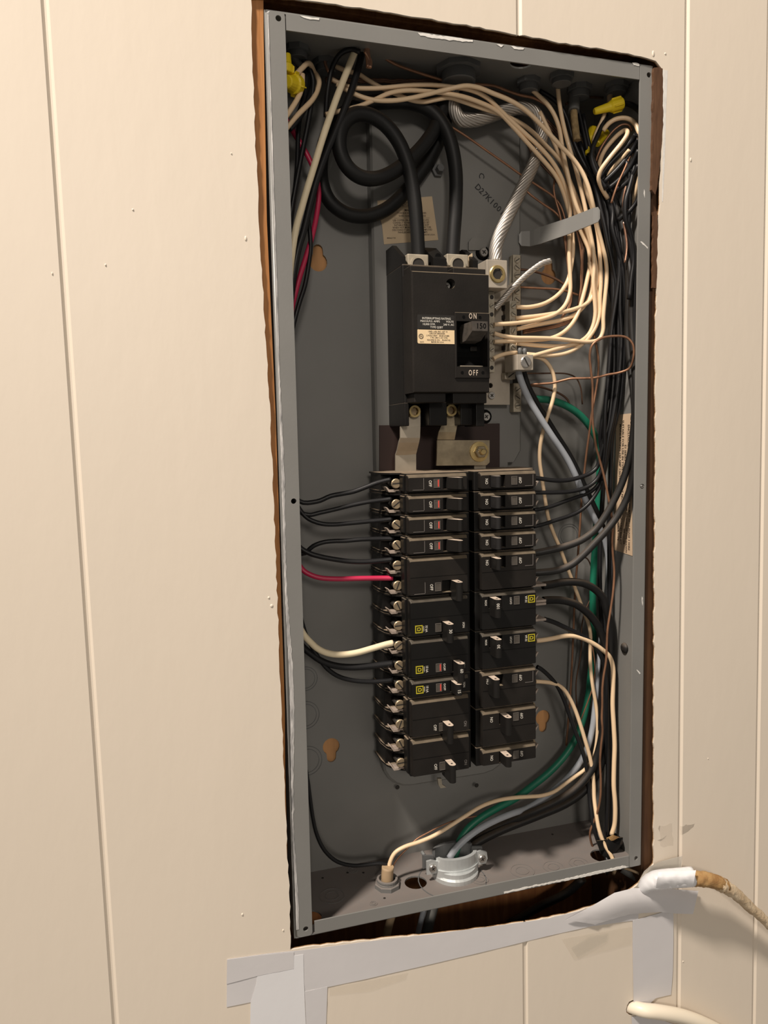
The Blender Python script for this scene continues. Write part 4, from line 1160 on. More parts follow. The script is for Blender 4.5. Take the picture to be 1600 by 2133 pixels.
# --- white wires crossing the top and dropping to the neutral bar
def dn(Y=.040): return Y
wire(WH, 'uppermost cream wire of the bundle, arching far right then back to the bar', [
    ('A', (.052, .040), [(700, 610), (800, 668), (870, 700), (960, 730), (1100, 735), (1250, 712), (1400, 672), (1510, 645)]),
    ('B', (.036, .030), [(30, 425), (110, 405), (200, 420), (300, 470), (420, 510), (520, 570), (600, 640), (700, 750), (800, 860), (880, 930), (950, 1030), (1000, 1150), (1030, 1280)]),
    ('C', (.042, .046), [(1055, 40), (1095, 170), (1125, 290), (1132, 400), (1115, 560), (1097, 700), (1107, 810), (1080, 868), (1000, 882), (900, 872), (760, 850), (600, 848), (450, 850), (370, 835), (310, 815)])], rw_, 'cream_wire')
wire(WH, 'cream wire just under the uppermost one, dropping to the left bar', [
    ('A', (.056, .044), [(640, 560), (740, 618), (820, 640), (920, 642), (1050, 640), (1200, 617), (1400, 610), (1530, 632)]),
    ('B', (.040, .056), [(100, 430), (200, 460), (280, 510), (340, 575), (430, 665), (540, 762), (640, 852), (720, 942), (780, 1030), (830, 1150), (870, 1280)]),
    ('C', (.056, .046), [(855, 60), (852, 250), (862, 420), (870, 510), (832, 620), (762, 680), (650, 718), (480, 742), (310, 752)])], rw_, 'cream_wire')
wire(WH, 'lowest cream wire of the top bundle, ending high on the middle bar', [
    ('A', (.050, .044), [(620, 830), (760, 795), (880, 770), (980, 722), (1080, 668), (1200, 650), (1350, 662), (1480, 672)]),
    ('B', (.040, .058), [(20, 478), (100, 492), (200, 530), (300, 572), (360, 612), (430, 690), (520, 790), (620, 900), (700, 990), (762, 1062), (800, 1150), (840, 1260)]),
    ('C', (.058, .052), [(880, 60), (888, 200), (870, 330), (852, 440), (792, 530), (682, 608), (560, 630), (470, 625)])], rw_, 'cream_wire')
wire(WH, 'cream wire starting at the dark corner and sinking into the bundle', [
    ('A', (.062, .048), [(690, 480), (760, 520), (860, 522), (930, 590), (1010, 632), (1150, 690), (1250, 732), (1330, 745), (1430, 720), (1520, 695)]),
    ('B', (.048, .056), [(60, 520), (180, 560), (300, 600), (430, 642), (520, 692), (600, 752), (680, 842), (760, 922), (830, 992), (852, 1120), (880, 1250)]),
    ('C', (.055, .046), [(920, 50), (972, 150), (1002, 200), (1010, 330), (982, 440), (952, 560), (922, 680), (872, 760), (800, 822), (722, 858), (620, 862), (500, 868), (310, 876)])], rw_, 'cream_wire')
wire(WH, 'cream wire from the connector at the middle of the top, near the bar', [
    ('B', (.052, .044), [(560, 400), (575, 435), (640, 490), (700, 542), (750, 622), (790, 722), (800, 850), (822, 950), (850, 1080), (880, 1200), (912, 1320)]),
    ('C', (.048, .052), [(990, 60), (1022, 200), (1052, 330), (1062, 440), (1040, 520), (1000, 602), (900, 642), (762, 668), (640, 690), (465, 706)])], rw_, 'cream_wire')
wire(WH, 'cream wire dropping straight from the second connector', [
    ('B', (.050, .042), [(762, 320), (768, 380), (775, 450), (782, 540), (800, 640), (830, 770), (862, 890), (902, 1000), (932, 1130), (970, 1280)]),
    ('C', (.045, .050), [(1000, 60), (1032, 200), (1042, 340), (1022, 440), (1040, 560), (1052, 690), (1020, 800), (970, 870), (900, 905), (762, 912), (640, 906), (475, 888)])], rw_, 'cream_wire')
wire(WH, 'cream wire with a deep sag ending behind the small lug', [
    ('B', (.058, .044), [(930, 780), (965, 900), (985, 985), (972, 1060), (962, 1130), (990, 1210), (1020, 1290)]),
    ('C', (.046, .048), [(1062, 60), (1076, 200), (1080, 340), (1090, 440), (1072, 560), (1082, 680), (1052, 770), (990, 860), (930, 912), (850, 962), (740, 980), (620, 972), (540, 965)])], rw_, 'cream_wire')
wire(WH, 'cream wire tucked at the back ending at the middle bar', [
    ('B', (.056, .054), [(640, 600), (720, 760), (790, 930), (840, 1060), (900, 1200), (950, 1320)]),
    ('C', (.055, .052), [(960, 60), (1010, 200), (1030, 440), (1010, 560), (960, 622), (900, 690), (800, 722), (650, 744), (475, 784)])], rw_, 'cream_wire')
wire(WH, 'short cream wire from the left bar to the small lug', [('C', (.047, .048), [(305, 1000), (330, 985), (400, 962), (475, 955)])], rw_, 'cream_wire')
wire(WH, 'cream wire crossing below the bundle toward the small lug', [('C', (.046, .05), [(560, 985), (640, 965), (740, 935), (840, 905), (930, 885), (1000, 835), (1040, 740), (1060, 600), (1050, 470), (1000, 300)])], rw_, 'cream_wire')
wire('long_white_wire', 'long pale wire from the bars down the right of the breakers to the bottom connector', [
    ('C', (.050, .058), [(575, 985), (620, 985), (680, 1002), (732, 1072), (762, 1180), (742, 1300), (692, 1420), (655, 1560)]),
    ('D', (.062, .066), [(240, 210), (220, 380), (217, 500), (240, 640), (280, 900), (300, 1080), (360, 1250), (430, 1390), (490, 1570), (560, 1740), (620, 1900)]),
    ('E', (.064, .050), [(640, 190), (680, 270), (702, 360), (692, 500), (692, 680), (712, 850), (750, 1050), (770, 1200), (766, 1350), (746, 1500), (722, 1590), (650, 1690), (560, 1740), (450, 1820), (350, 1908), (230, 1940), (100, 1945)]),
    ('F', (.048, .050), [(1538, 308), (1400, 325), (1300, 362), (1200, 430), (1100, 492), (1000, 560), (900, 600), (800, 626), (742, 660), (712, 720), (702, 800)])], .0020, 'cream_wire')
wire(WH, 'cream wire leaving the right 30 breaker and dropping to the bottom right', [
    ('E', (.046, .034), [(170, 440), (220, 435), (330, 420), (430, 392), (520, 385), (620, 410), (720, 460), (820, 530), (890, 590), (922, 680), (915, 850), (905, 1050), (920, 1250), (936, 1450), (922, 1650), (915, 1850), (938, 1990)]),
    ('G', (.034, .036), [(690, 330), (690, 400), (668, 455)])], .0024, 'cream_wire')
wire(WH, 'cream wire from the lower right breaker out through the bottom hole', [
    ('E', (.050, .044), [(165, 832), (220, 835), (300, 840), (380, 860), (440, 900), (490, 980), (550, 1100), (600, 1250), (650, 1420), (690, 1550), (720, 1700), (732, 1850), (726, 1950)]),
    ('G', (.040, .028), [(562, 200), (577, 330), (592, 430), (622, 510), (672, 585)]), ('w', [tuple(atz(1283, 1800, FZ - .006)), tuple(atz(1290, 1830, FZ - .03) + Vector((0, .01, 0)))])], .0021, 'cream_wire')
# --- black wires on the right
wire(BLK, 'black wire from the lower right breaker out through the bottom hole', [
    ('E', (.050, .046), [(180, 690), (215, 705), (300, 780), (380, 870), (440, 1000), (490, 1150), (550, 1320), (620, 1500), (650, 1600), (680, 1800), (690, 2000)]),
    ('G', (.044, .034), [(530, 200), (545, 300), (560, 420), (600, 530), (640, 590)]), ('w', [tuple(atz(1270, 1800, FZ - .006)), tuple(atz(1276, 1830, FZ - .03) + Vector((0, .01, 0)))])], .0022, 'black_wire')
K1 = 'black wire of the right bundle ending at the '
wire(BLK, K1 + 'topmost right breaker', [
    ('B', (.060, .040), [(640, 450), (700, 480), (790, 540), (840, 640), (870, 780), (910, 880), (970, 1000), (1050, 1130), (1110, 1240), (1140, 1380)]),
    ('C', (.040, .036), [(1130, 50), (1160, 250), (1180, 450), (1170, 700), (1180, 900), (1180, 1100), (1160, 1300), (1140, 1500)]),
    ('D', (.036, .048), [(892, 150), (872, 330), (846, 480), (830, 570), (760, 630), (650, 670), (500, 712), (350, 706), (210, 680), (150, 672)])], .0022, 'black_wire')
wire(BLK, K1 + 'second right breaker', [
    ('B', (.056, .036), [(905, 540), (940, 650), (960, 760), (990, 900), (1040, 1050), (1110, 1180), (1170, 1330)]),
    ('C', (.034, .034), [(1180, 30), (1220, 220), (1222, 380), (1192, 600), (1160, 760), (1150, 950), (1140, 1150), (1110, 1350), (1110, 1550)]),
    ('D', (.036, .050), [(900, 300), (890, 460), (862, 640), (800, 722), (700, 788), (560, 820), (430, 830), (240, 830), (160, 830)])], .0021, 'black_wire')
wire(BLK, K1 + 'third right breaker', [
    ('B', (.060, .044), [(870, 600), (900, 800), (950, 950), (1010, 1080), (1080, 1200), (1110, 1350)]),
    ('C', (.046, .044), [(1110, 50), (1140, 300), (1150, 480), (1180, 620), (1200, 800), (1200, 1000), (1190, 1250), (1170, 1500)]),
    ('D', (.044, .052), [(930, 150), (930, 350), (890, 560), (850, 750), (760, 832), (620, 872), (500, 912), (370, 970), (240, 1002), (160, 1012)])], .0020, 'black_wire')
wire(BLK, K1 + 'fourth right breaker', [
    ('B', (.050, .034), [(955, 620), (1000, 860), (1050, 1000), (1120, 1130), (1190, 1280)]),
    ('C', (.036, .036), [(1225, 30), (1250, 200), (1242, 380), (1222, 560), (1202, 720), (1220, 950), (1210, 1200), (1185, 1450)]),
    ('D', (.040, .052), [(960, 100), (950, 300), (912, 560), (870, 740), (800, 860), (730, 955), (640, 1030), (520, 1080), (400, 1112), (240, 1170), (160, 1185)])], .0020, 'black_wire')
wire('thick_black_wire', 'upper thick dusty cable from the side wall to the old right double breaker', [
    ('B', (.048, .034), [(1010, 930), (1090, 1090), (1170, 1230), (1220, 1350)]), ('C', (.030, .030), [(1255, 60), (1290, 300), (1290, 600), (1270, 800), (1290, 1000), (1320, 1200), (1335, 1400)]),
    ('D', (.016, .048), [(1205, 100), (1180, 450), (1090, 710), (1015, 880), (910, 1070), (800, 1240), (650, 1340), (480, 1398), (330, 1430), (220, 1452), (150, 1465)])], .0036, 'dusty_cable', 4, 12)
wire('thick_black_wire', 'lower thick dusty cable from the side wall to the old right double breaker', [
    ('B', (.052, .042), [(960, 830), (1050, 1020), (1130, 1180), (1180, 1330)]), ('C', (.040, .030), [(1220, 100), (1300, 300), (1320, 480), (1300, 680), (1320, 900), (1335, 1150), (1345, 1380)]),
    ('D', (.012, .048), [(1225, 250), (1222, 600), (1160, 840), (1040, 1080), (910, 1240), (800, 1350), (680, 1480), (560, 1590), (430, 1645), (230, 1662), (150, 1666)])], .0036, 'dusty_cable', 4, 12)
wire('thick_black_wire', 'upper thick black cable from the 100 breaker curving down to the clamp', [
    ('D', (.044, .040), [(250, 1800), (340, 1790), (450, 1762), (560, 1755), (700, 1772), (800, 1832), (900, 1930)]),
    ('E', (.040, .055), [(840, 110), (880, 240), (900, 400), (898, 650), (880, 950), (868, 1250), (840, 1550), (760, 1750), (620, 1920), (450, 2030), (250, 2110)]), ('F', (.060, .062), [(1400, 530), (1270, 600), (1200, 660), (1180, 720)])], .0040, 'black_cable', 4, 12)
wire('thick_black_wire', 'lower thick black cable from the 100 breaker curving down to the clamp', [
    ('E', (.044, .046), [(240, 50), (310, 42), (450, 48), (560, 80), (680, 170), (780, 300), (840, 450), (850, 650), (840, 900), (830, 1200), (800, 1450), (720, 1700), (580, 1860), (400, 1980), (200, 2070)]), ('F', (.070, .070), [(1420, 490), (1280, 560), (1220, 640), (1200, 720)])], .0040, 'black_cable', 4, 12)
wire(BLK, 'black wire leaving the lower lug plate of the 100 breaker', [('E', (.044, .040), [(250, 230), (330, 250), (450, 310), (600, 382), (720, 450), (790, 560), (835, 660), (850, 820), (860, 1100), (850, 1400), (870, 1700), (860, 2000)]), ('G', (.040, .040), [(640, 400), (640, 470)])], .0024, 'black_wire')
wire(BLK, 'straight black wire deep in the right bundle running to the bottom', [
    ('B', (.045, .035), [(1000, 900), (1060, 1040), (1130, 1180), (1190, 1330)]), ('C', (.032, .036), [(1150, 60), (1200, 150), (1250, 350), (1262, 550), (1285, 720), (1262, 900), (1242, 1100), (1225, 1400)]),
    ('D', (.040, .046), [(985, 0), (962, 200), (968, 500), (960, 800), (940, 1100), (950, 1500)]), ('E', (.046, .044), [(880, 400), (872, 800), (860, 1200), (880, 1600), (880, 1950)]), ('G', (.042, .042), [(660, 420), (655, 480)])], .0022, 'black_wire')
wire(BLK, 'black wire at the inner side of the right bundle', [
    ('B', (.060, .052), [(880, 700), (930, 930), (1000, 1090), (1055, 1260)]), ('C', (.050, .048), [(1085, 80), (1110, 300), (1150, 500), (1200, 700), (1225, 900), (1172, 1100), (1120, 1300), (1090, 1500)]),
    ('D', (.052, .056), [(842, 250), (880, 420), (890, 700), (870, 1000), (850, 1300), (840, 1700)]), ('E', (.056, .058), [(800, 250), (825, 600), (800, 850), (785, 1100), (765, 1500), (730, 1750), (650, 1900)])], .0024, 'black_wire')
wire(BLK, 'black wire hugging the right side wall', [('R', (.020, .020), [(820, 1250), (870, 1500), (880, 1800)]), ('C', (.020, .020), [(1270, 60), (1310, 200), (1335, 420), (1330, 600), (1325, 760), (1345, 980), (1345, 1200)])], .0024, 'black_wire')
wire(BLK, 'black wire running down behind the loose copper loop', [('B', (.046, .036), [(1020, 1000), (1110, 1170), (1165, 1330)]), ('C', (.034, .034), [(1200, 40), (1230, 250), (1225, 450), (1215, 640), (1240, 820), (1225, 1050), (1195, 1280), (1165, 1480)]), ('D', (.036, .04), [(930, 250), (900, 500), (880, 700)])], .0022, 'black_wire')
wire(BLK, 'black wire tight against the cream wires at mid height', [('B', (.052, .038), [(930, 820), (1000, 1030), (1060, 1190), (1090, 1340)]), ('C', (.036, .04), [(1110, 20), (1130, 150), (1170, 320), (1205, 480), (1180, 620), (1150, 800), (1165, 1000), (1135, 1200), (1110, 1400), (1120, 1590)]), ('D', (.044, .05), [(880, 200), (860, 420)])], .0021, 'black_wire')
wire('thick_black_wire', 'short thick black tube along the dark band beside the grey wire below the small lug', [('C', (.056, .060), [(520, 1080), (545, 1180), (600, 1290), (690, 1430), (780, 1580)]), ('D', (.062, .066), [(290, 80), (400, 230), (500, 380), (590, 540), (650, 680), (720, 830), (790, 980), (850, 1100), (900, 1250)])], .0030, 'black_cable', 4, 12)  # black tube laid along a dark band beside the grey wire
# --- green and grey
wire('green_wire', 'thick green wire curving from the ground bar down to the clamp', [
    ('C', (.070, .070), [(560, 1300), (620, 1290), (700, 1292), (800, 1320), (900, 1372), (980, 1450), (1035, 1535)]),
    ('D', (.070, .074), [(800, 200), (842, 320), (852, 450), (848, 650), (840, 820), (828, 1000), (810, 1200), (800, 1400), (788, 1600), (770, 1800)]),
    ('E', (.076, .072), [(730, 400), (705, 700), (690, 870), (680, 960), (650, 1100), (610, 1250), (550, 1400), (450, 1555), (300, 1722), (100, 1860)]), ('F', (.066, .060), [(1530, 320), (1400, 375), (1280, 448), (1200, 520), (1150, 600), (1130, 700)])], .0038, 'green_wire', 4, 12)
wire('grey_wire', 'thick light grey wire from the small lug sweeping down to the clamp', [
    ('C', (.046, .046), [(480, 1060), (492, 1120), (520, 1200), (570, 1310), (650, 1435), (745, 1585)]),
    ('D', (.046, .056), [(260, 100), (340, 230), (440, 370), (530, 510), (600, 660), (650, 790), (720, 960), (790, 1100), (850, 1205), (915, 1350), (945, 1500), (945, 1700), (925, 1900)]),
    ('E', (.064, .062), [(800, 400), (770, 800), (740, 1100), (718, 1300), (682, 1450), (602, 1620), (500, 1750), (350, 1880), (200, 1995), (60, 2080)]), ('F', (.056, .052), [(1520, 402), (1400, 452), (1280, 512), (1190, 582), (1130, 642), (1095, 700)])], .0033, 'grey_wire', 4, 12)
# --- bare copper
rc = .00112
def cu(label, segs, m='copper', r=rc): return wire('copper_wire', label, segs, r, m, 4, 8, 'bare copper wires')
cu('bare copper wire crossing the top right below the lip', [('A', (.05, .05), [(940, 330), (980, 362), (1030, 410), (1120, 470), (1250, 512), (1400, 562), (1500, 592)]), ('B', (.05, .056), [(40, 385), (120, 398), (200, 405), (320, 405), (400, 450), (500, 485), (600, 495), (690, 540), (760, 640)])], 'copper', .0014)
for i in range(3):
    cu(('upper', 'middle', 'lower')[i] + ' strand of the twisted dark copper at the top', [('A', .060, [(620 + 60 * k, 585 + 14 * math.sin(k * 1.25 + i * 2.1) + 4 * (k % 3) - (4 if k < 8 else 0)) for k in range(16)]), ('B', .060, [(80, 395), (200, 420 + 12 * i), (330, 450 + 14 * i), (480, 520 + 14 * i), (620, 600 + 18 * i), (720, 680 + 20 * i), (790, 760 + 20 * i)])], 'copper_dark', .0012)
cu('bare copper wire running diagonally across the back panel', [('B', (.066, .062), [(-40, 690), (20, 722), (100, 770), (250, 880), (400, 980), (520, 1072), (650, 1152), (740, 1210), (800, 1275), (830, 1400)])])
cu('short copper wire curving behind the bare aluminium cable', [('B', (.070, .062), [(540, 760), (550, 840), (585, 915), (660, 990), (760, 1090), (810, 1180)])], 'copper_dark')
cu('short copper wire low beside the bracket', [('B', (.066, .062), [(540, 1170), (570, 1200), (650, 1262), (780, 1340), (810, 1400)]), ('C', (.06, .06), [(815, 80), (830, 200)])])
cu('thin copper wire hanging above the bracket', [('B', (.064, .06), [(750, 1090), (738, 1160), (750, 1230), (790, 1340), (800, 1420)])])
for i, nm in enumerate(('left', 'second', 'third', 'right')):
    cu(nm + ' strand of the copper bundle dropping behind the cream wires', [('C', (.060, .062), [(880 + i * 18, -40), (905 + i * 16, 60), (930 + i * 14, 150 + i * 8), (948 + 12 * math.sin(i * 2), 260), (935 + i * 10, 380), (945 + 9 * math.sin(i * 1.7), 480), (928 + 8 * i, 560), (915 + 8 * i, 640), (880 - 8 * i, 740 - 4 * i), (780, 768 - 6 * i), (660, 790 - 5 * i), (520, 815 - 8 * i)])], 'copper_dark' if i % 2 else 'copper', .0010)
for i, nm in enumerate(('outer', 'inner')):
    cu(nm + ' copper strand at the left of the cream wire drop', [('C', (.058, .060), [(800 + 12 * i, 20), (818 + 8 * i, 120), (838 + 6 * i, 240), (850 + 10 * i, 400), (870 + 6 * i, 520), (862 + 12 * i, 620), (800, 700 + 8 * i)])], 'copper', .0010)
cu('dull copper wire leaving the ground bar near the top', [('C', (.074, .066), [(495, 352), (560, 356), (640, 375), (720, 402), (800, 440), (860, 500)])], 'copper_dark', .0013)
cu('copper wire leaving the ground bar below the dull one', [('C', (.074, .064), [(495, 478), (540, 482), (600, 490), (780, 490), (870, 520), (950, 548)])])
cu('long copper wire with the square loose loop, running to the bottom', [
    ('C', (.066, .014), [(545, 1200), (575, 1186), (650, 1180), (740, 1178), (800, 1158), (860, 1140), (940, 1140), (1040, 1145), (1130, 1110), (1230, 1100), (1300, 1080)]),
    ('C', (.006, .026), [(1325, 1000), (1328, 890), (1285, 838), (1180, 830), (1070, 848), (1012, 900), (1000, 960), (1010, 1080), (1030, 1180), (1022, 1350), (1022, 1480), (1045, 1590)]),
    ('D', (.030, .030), [(770, 220), (800, 330), (850, 500), (900, 680), (930, 850), (960, 1000), (995, 1200), (965, 1350), (985, 1480), (1005, 1640), (990, 1850)]),
    ('E', (.030, .034), [(895, 130), (852, 340), (856, 500), (850, 650), (820, 780), (806, 900), (816, 1050), (796, 1200), (824, 1300), (796, 1450), (782, 1600), (800, 1800), (795, 1950)]), ('G', (.036, .050), [(590, 310), (562, 380), (532, 440), (545, 500), (572, 560), (590, 600)])], 'copper', .0012)
cu('copper wire branching from the ground bar under the loop', [('C', (.070, .07), [(560, 1195), (610, 1190), (700, 1220), (800, 1252), (850, 1295), (862, 1340)])], 'copper_dark')
cu('thin dark wire crossing above the green wire', [('C', (.076, .076), [(540, 1105), (640, 1106), (750, 1103), (850, 1105), (910, 1130), (945, 1200), (950, 1330)])], 'copper_dark', .0008)
cu('copper wire running down behind the green wire', [('C', (.052, .060), [(1035, 830), (1050, 900), (1072, 1000), (1068, 1130), (1040, 1280), (1012, 1420), (1000, 1560)]), ('D', (.066, .078), [(740, 240), (702, 460), (690, 620), (655, 900), (642, 1200), (620, 1500), (600, 1700)]), ('E', (.080, .084), [(540, 120), (530, 400), (512, 800), (490, 1150), (462, 1450)])], 'copper', .0012)
cu('thin copper wire on the back panel left of the cream drop', [('D', (.08, .08), [(670, 1500), (720, 1500), (760, 1600), (800, 1740), (790, 1880)]), ('E', (.08, .082), [(622, 170), (602, 330), (620, 480), (590, 650), (562, 780), (550, 900), (565, 1080)])], 'copper_dark', .0008)
cu('thin copper wire crossing in front of the green curve', [('E', (.058, .064), [(715, 480), (735, 600), (746, 720), (730, 880), (660, 1050), (605, 1200)])], 'copper', .0008)
cu('thin copper wire twisting along the pale wire at the bottom', [('F', (.056, .050), [(1270, 430), (1150, 447), (1040, 490), (960, 540), (880, 570), (830, 640), (770, 690), (735, 740), (728, 790)])], 'copper', .0008)
cu('short frayed copper tip under the top lip', [('A', (.036, .038), [(925, 320), (920, 370), (930, 430), (932, 490)])], 'copper_bright', .0026)
cu('small bright copper end beside the frayed tip', [('A', (.036, .036), [(905, 370), (930, 410), (945, 450), (940, 490)])], 'copper_bright', .0018)
cu('bright copper end hanging in the right bundle', [('S', (.020, .022), [(848, 160), (870, 300), (900, 470), (895, 600), (865, 760)])], 'copper_bright', .0011)

# --- coil of loose wires in the upper right corner
cu('copper wire running through the upper right coil', [('R', (.052, .022), [(420, 1650), (350, 1480), (345, 1380), (360, 1250), (420, 1080), (520, 920), (640, 770), (760, 690), (870, 700), (900, 800)])], 'copper', .0011)
cu('copper end drooping out of the upper right coil', [('R', (.016, .026), [(930, 1000), (870, 1180), (780, 1400), (690, 1570), (630, 1750), (595, 1870)])], 'copper', .0011)
cu('second copper end drooping out of the upper right coil', [('R', (.018, .024), [(950, 1060), (890, 1300), (840, 1500), (790, 1680), (765, 1830), (770, 1960)])], 'copper_bright', .0010)
wire(WH, 'cream loop with the sharp bend in the upper right coil', [('R', (.054, .018), [(470, 1700), (400, 1520), (400, 1400), (420, 1240), (480, 1100), (600, 950), (720, 830), (800, 780), (840, 800)]), ('R', (.014, .036), [(835, 860), (760, 970), (640, 1110), (520, 1260), (420, 1400), (390, 1500), (440, 1640), (540, 1800)])], .0021, 'cream_wire')
wire(WH, 'outer cream loop over the upper right coil', [('R', (.034, .012), [(470, 800), (540, 690), (650, 620), (780, 600), (890, 630), (960, 700), (990, 800), (1040, 900)])], .0022, 'cream_wire')
wire(WH, 'cream wire hooking at the foot of the upper right coil', [('R', (.008, .050), [(1040, 1380), (1010, 1500), (960, 1700), (890, 1880), (830, 2010), (770, 2080), (720, 2080), (670, 2040), (600, 1920), (560, 1800)])], .0021, 'cream_wire')
wire(WH, 'short cream wire lying across the upper right coil', [('R', (.014, .046), [(860, 1080), (770, 1190), (660, 1300), (570, 1410), (520, 1520), (540, 1660)])], .0017, 'cream_wire')
wire(WH, 'cream wire passing below the yellow nut at upper right', [('R', (.034, .04), [(500, 540), (440, 680), (370, 830), (330, 960)])], .0018, 'cream_wire')
wire(WH, 'left cream lead above the upper right nut', [('R', (.045, .040), [(620, 100), (590, 200), (570, 330), (590, 400)])], .0026, 'tan_sheath')
wire(WH, 'right cream lead above the upper right nut', [('R', (.044, .040), [(690, 110), (700, 220), (720, 310), (700, 380)])], .0022, 'tan_sheath')
for i, (nm, pts) in enumerate((('inner', [(420, 1500), (520, 1330), (680, 1180), (830, 1020), (930, 900), (960, 850)]), ('middle', [(480, 1560), (620, 1440), (760, 1290), (880, 1130), (960, 990), (1000, 920)]),
        ('outer', [(560, 1650), (680, 1560), (820, 1420), (920, 1260), (1000, 1080)]), ('low', [(620, 1700), (760, 1620), (900, 1480), (1000, 1300)]))):
    wire(BLK, nm + ' black loop of the upper right coil', [('R', (.030, .010), pts)], .0024, 'black_wire')
wire(BLK, 'black wire leaving the upper right nut toward the side wall', [('R', (.034, .010), [(740, 410), (820, 380), (920, 430), (1000, 490), (1060, 560)])], .0026, 'black_wire')
wire(BLK, 'black wire curving down from the upper right nut', [('R', (.036, .030), [(520, 560), (450, 740), (380, 900), (310, 1050), (290, 1180), (330, 1340), (420, 1500), (520, 1660)])], .0023, 'black_wire')
wire(BLK, 'black wire skirting the foot of the upper right coil', [('R', (.010, .024), [(1030, 1700), (960, 1900), (860, 2000), (760, 2060), (700, 2120)])], .0023, 'black_wire')
wire(BLK, 'black wire dropping along the side wall from the coil', [('R', (.016, .016), [(960, 900), (970, 1150), (930, 1400), (860, 1650), (800, 1850), (760, 2060)]), ('S', (.020, .016), [(940, 200), (1000, 420), (1010, 700), (960, 1000), (930, 1300)])], .0024, 'black_wire')
wire('black_sheath', 'wide black cable sheath behind the upper right coil', [('R', (.056, .040), [(100, 560), (180, 800), (280, 1050), (400, 1350), (520, 1560), (620, 1750), (700, 1950)]), ('C', (.040, .044), [(1240, 80), (1258, 300), (1240, 560), (1230, 800)])], .0034, 'black_cable', 4, 12)
wire('cable_sheath', 'grey cable sheath coming from the third connector', [('B', (.056, .050), [(890, 430), (890, 520), (888, 600)])], .0055, 'grey_sheath', 4, 12)
wire('cable_sheath', 'frayed tan paper end below the grey cable sheath', [('B', (.050, .046), [(888, 595), (890, 650), (898, 700), (905, 770), (910, 810)])], .0036, 'paper_fibre', 4, 10)
wire('cable_sheath', 'thin dark lead crossing between two connectors', [('B', (.060, .060), [(830, 545), (880, 515), (950, 490), (1040, 495), (1100, 500)])], .0012, 'copper_dark')

# ================================================================== YELLOW WIRE NUTS
def nut(label, crop, a, b, Ya, Yb, r0, r1):
    (x0, y0, k) = CROP[crop]
    A_ = at(x0 + a[0] / k, y0 + a[1] / k, Ya); B_ = at(x0 + b[0] / k, y0 + b[1] / k, Yb)
    for p in (A_, B_):
        if p.x > BW - T - r1 - .0004: p.x = BW - T - r1 - .0004
    t = thing('wire_nut', label, 'wire nut', 'yellow wire nuts')
    q = (B_ - A_).to_track_quat('Z', 'Y').to_matrix().to_4x4()
    L_ = (B_ - A_).length
    M_ = Matrix.Translation(A_) @ q
    bm = bmesh.new(); lathe(bm, [(r0 * .8, 0), (r0, L_ * .05), (r0 * .6 + r1 * .4, L_ * .5), (r1 * .82, L_ * .55), (r1, L_ * .6), (r1, L_ * .97), (r1 * .9, L_)], 16, M_, False); obj('cap', bm, 'yellow_nut', t)
    for s in range(4):
        bm = bmesh.new(); g = Matrix.Rotation(s * math.pi / 2 + .4, 4, 'Z')
        w_ = [Vector((r1 * .85, -.0006, L_ * .6)), Vector((r1 * 1.22, -.0005, L_ * .66)), Vector((r1 * 1.22, -.0005, L_ * .95)), Vector((r1 * .85, -.0006, L_))]
        v1 = [bm.verts.new(M_ @ g @ p) for p in w_]; v2 = [bm.verts.new(M_ @ g @ Vector((p.x, -p.y, p.z))) for p in w_]
        bm.faces.new(v1); bm.faces.new(list(reversed(v2)))
        for i in range(4): bm.faces.new((v1[i], v1[(i + 1) % 4], v2[(i + 1) % 4], v2[i]))
        obj('wing', bm, 'yellow_nut', t)
    return t
nut('bright yellow wire nut lying sideways at upper right', 'R', (340, 515), (760, 390), .030, .024, .0032, .0056)
nut('dull yellow wire nut pointing down behind the coil', 'R', (240, 1150), (330, 770), .046, .052, .0028, .0050)
nut('yellow wire nut half hidden behind the wires of the coil', 'R', (380, 1000), (500, 840), .050, .056, .0034, .0056)
nut('yellow winged wire nut half hidden behind the left flange', 'K', (150, 760), (330, 830), .020, .034, .0050, .0080)
nut('yellow wire nut tip standing at the left edge', 'K', (165, 270), (150, 620), .026, .026, .0026, .0052)

# ================================================================== CONNECTORS
def connector(label, u, v, Y, r, zlow, m='enamel_dark', threads=0, nutr=None, cat='connector'):
    """fitting hanging from the top plate: locknut, threaded collar, bore"""
    p = at(u, v, Y)
    t = thing('cable_connector', label, cat, 'cable fittings in the top of the box')
    z1 = -T; zl = zlow
    nr = nutr or r * 1.28
    M_ = Matrix.Translation((p.x, p.y, 0))
    bm = bmesh.new(); lathe(bm, [(nr, z1 - .0045), (nr, z1)], 8, M_, False); obj('locknut', bm, m, t)
    prof = [(r * .78, zl), (r, zl)]
    n = threads or 3
    for i in range(n):
        za = zl + (z1 - .004 - zl) * i / n; zb = zl + (z1 - .004 - zl) * (i + .5) / n
        prof += [(r, za + .0002), (r * .95, zb)]
    prof += [(r, z1 - .004)]
    bm = bmesh.new(); lathe(bm, prof, 24, M_, True); obj('collar', bm, m, t)
    bm = bmesh.new(); lathe(bm, [(r * .77, zl + .0006), (r * .76, zl + .0002)], 20, M_, False); obj('bore', bm, 'black_deep', t)
    return t
connector('big threaded conduit fitting in the middle of the top', 955, 152, .046, .0158, -.0150, 'enamel_dark', 5, .0215)
connector('small fitting right of the threaded conduit', 1101, 178, .052, .0092, -.0125)
connector('small fitting where a single cream wire drops', 1170, 160, .034, .0092, -.0105)
connector('small fitting above the grey cable sheath', 1207, 195, .052, .0096, -.0125)
connector('small fitting above the upper right yellow nut', 1284, 178, .038, .0092, -.0105)
connector('small fitting near the top left corner', 678, 108, .066, .0092, -.0115)
connector('small fitting half hidden in the top left corner', 618, 92, .050, .0092, -.0110)

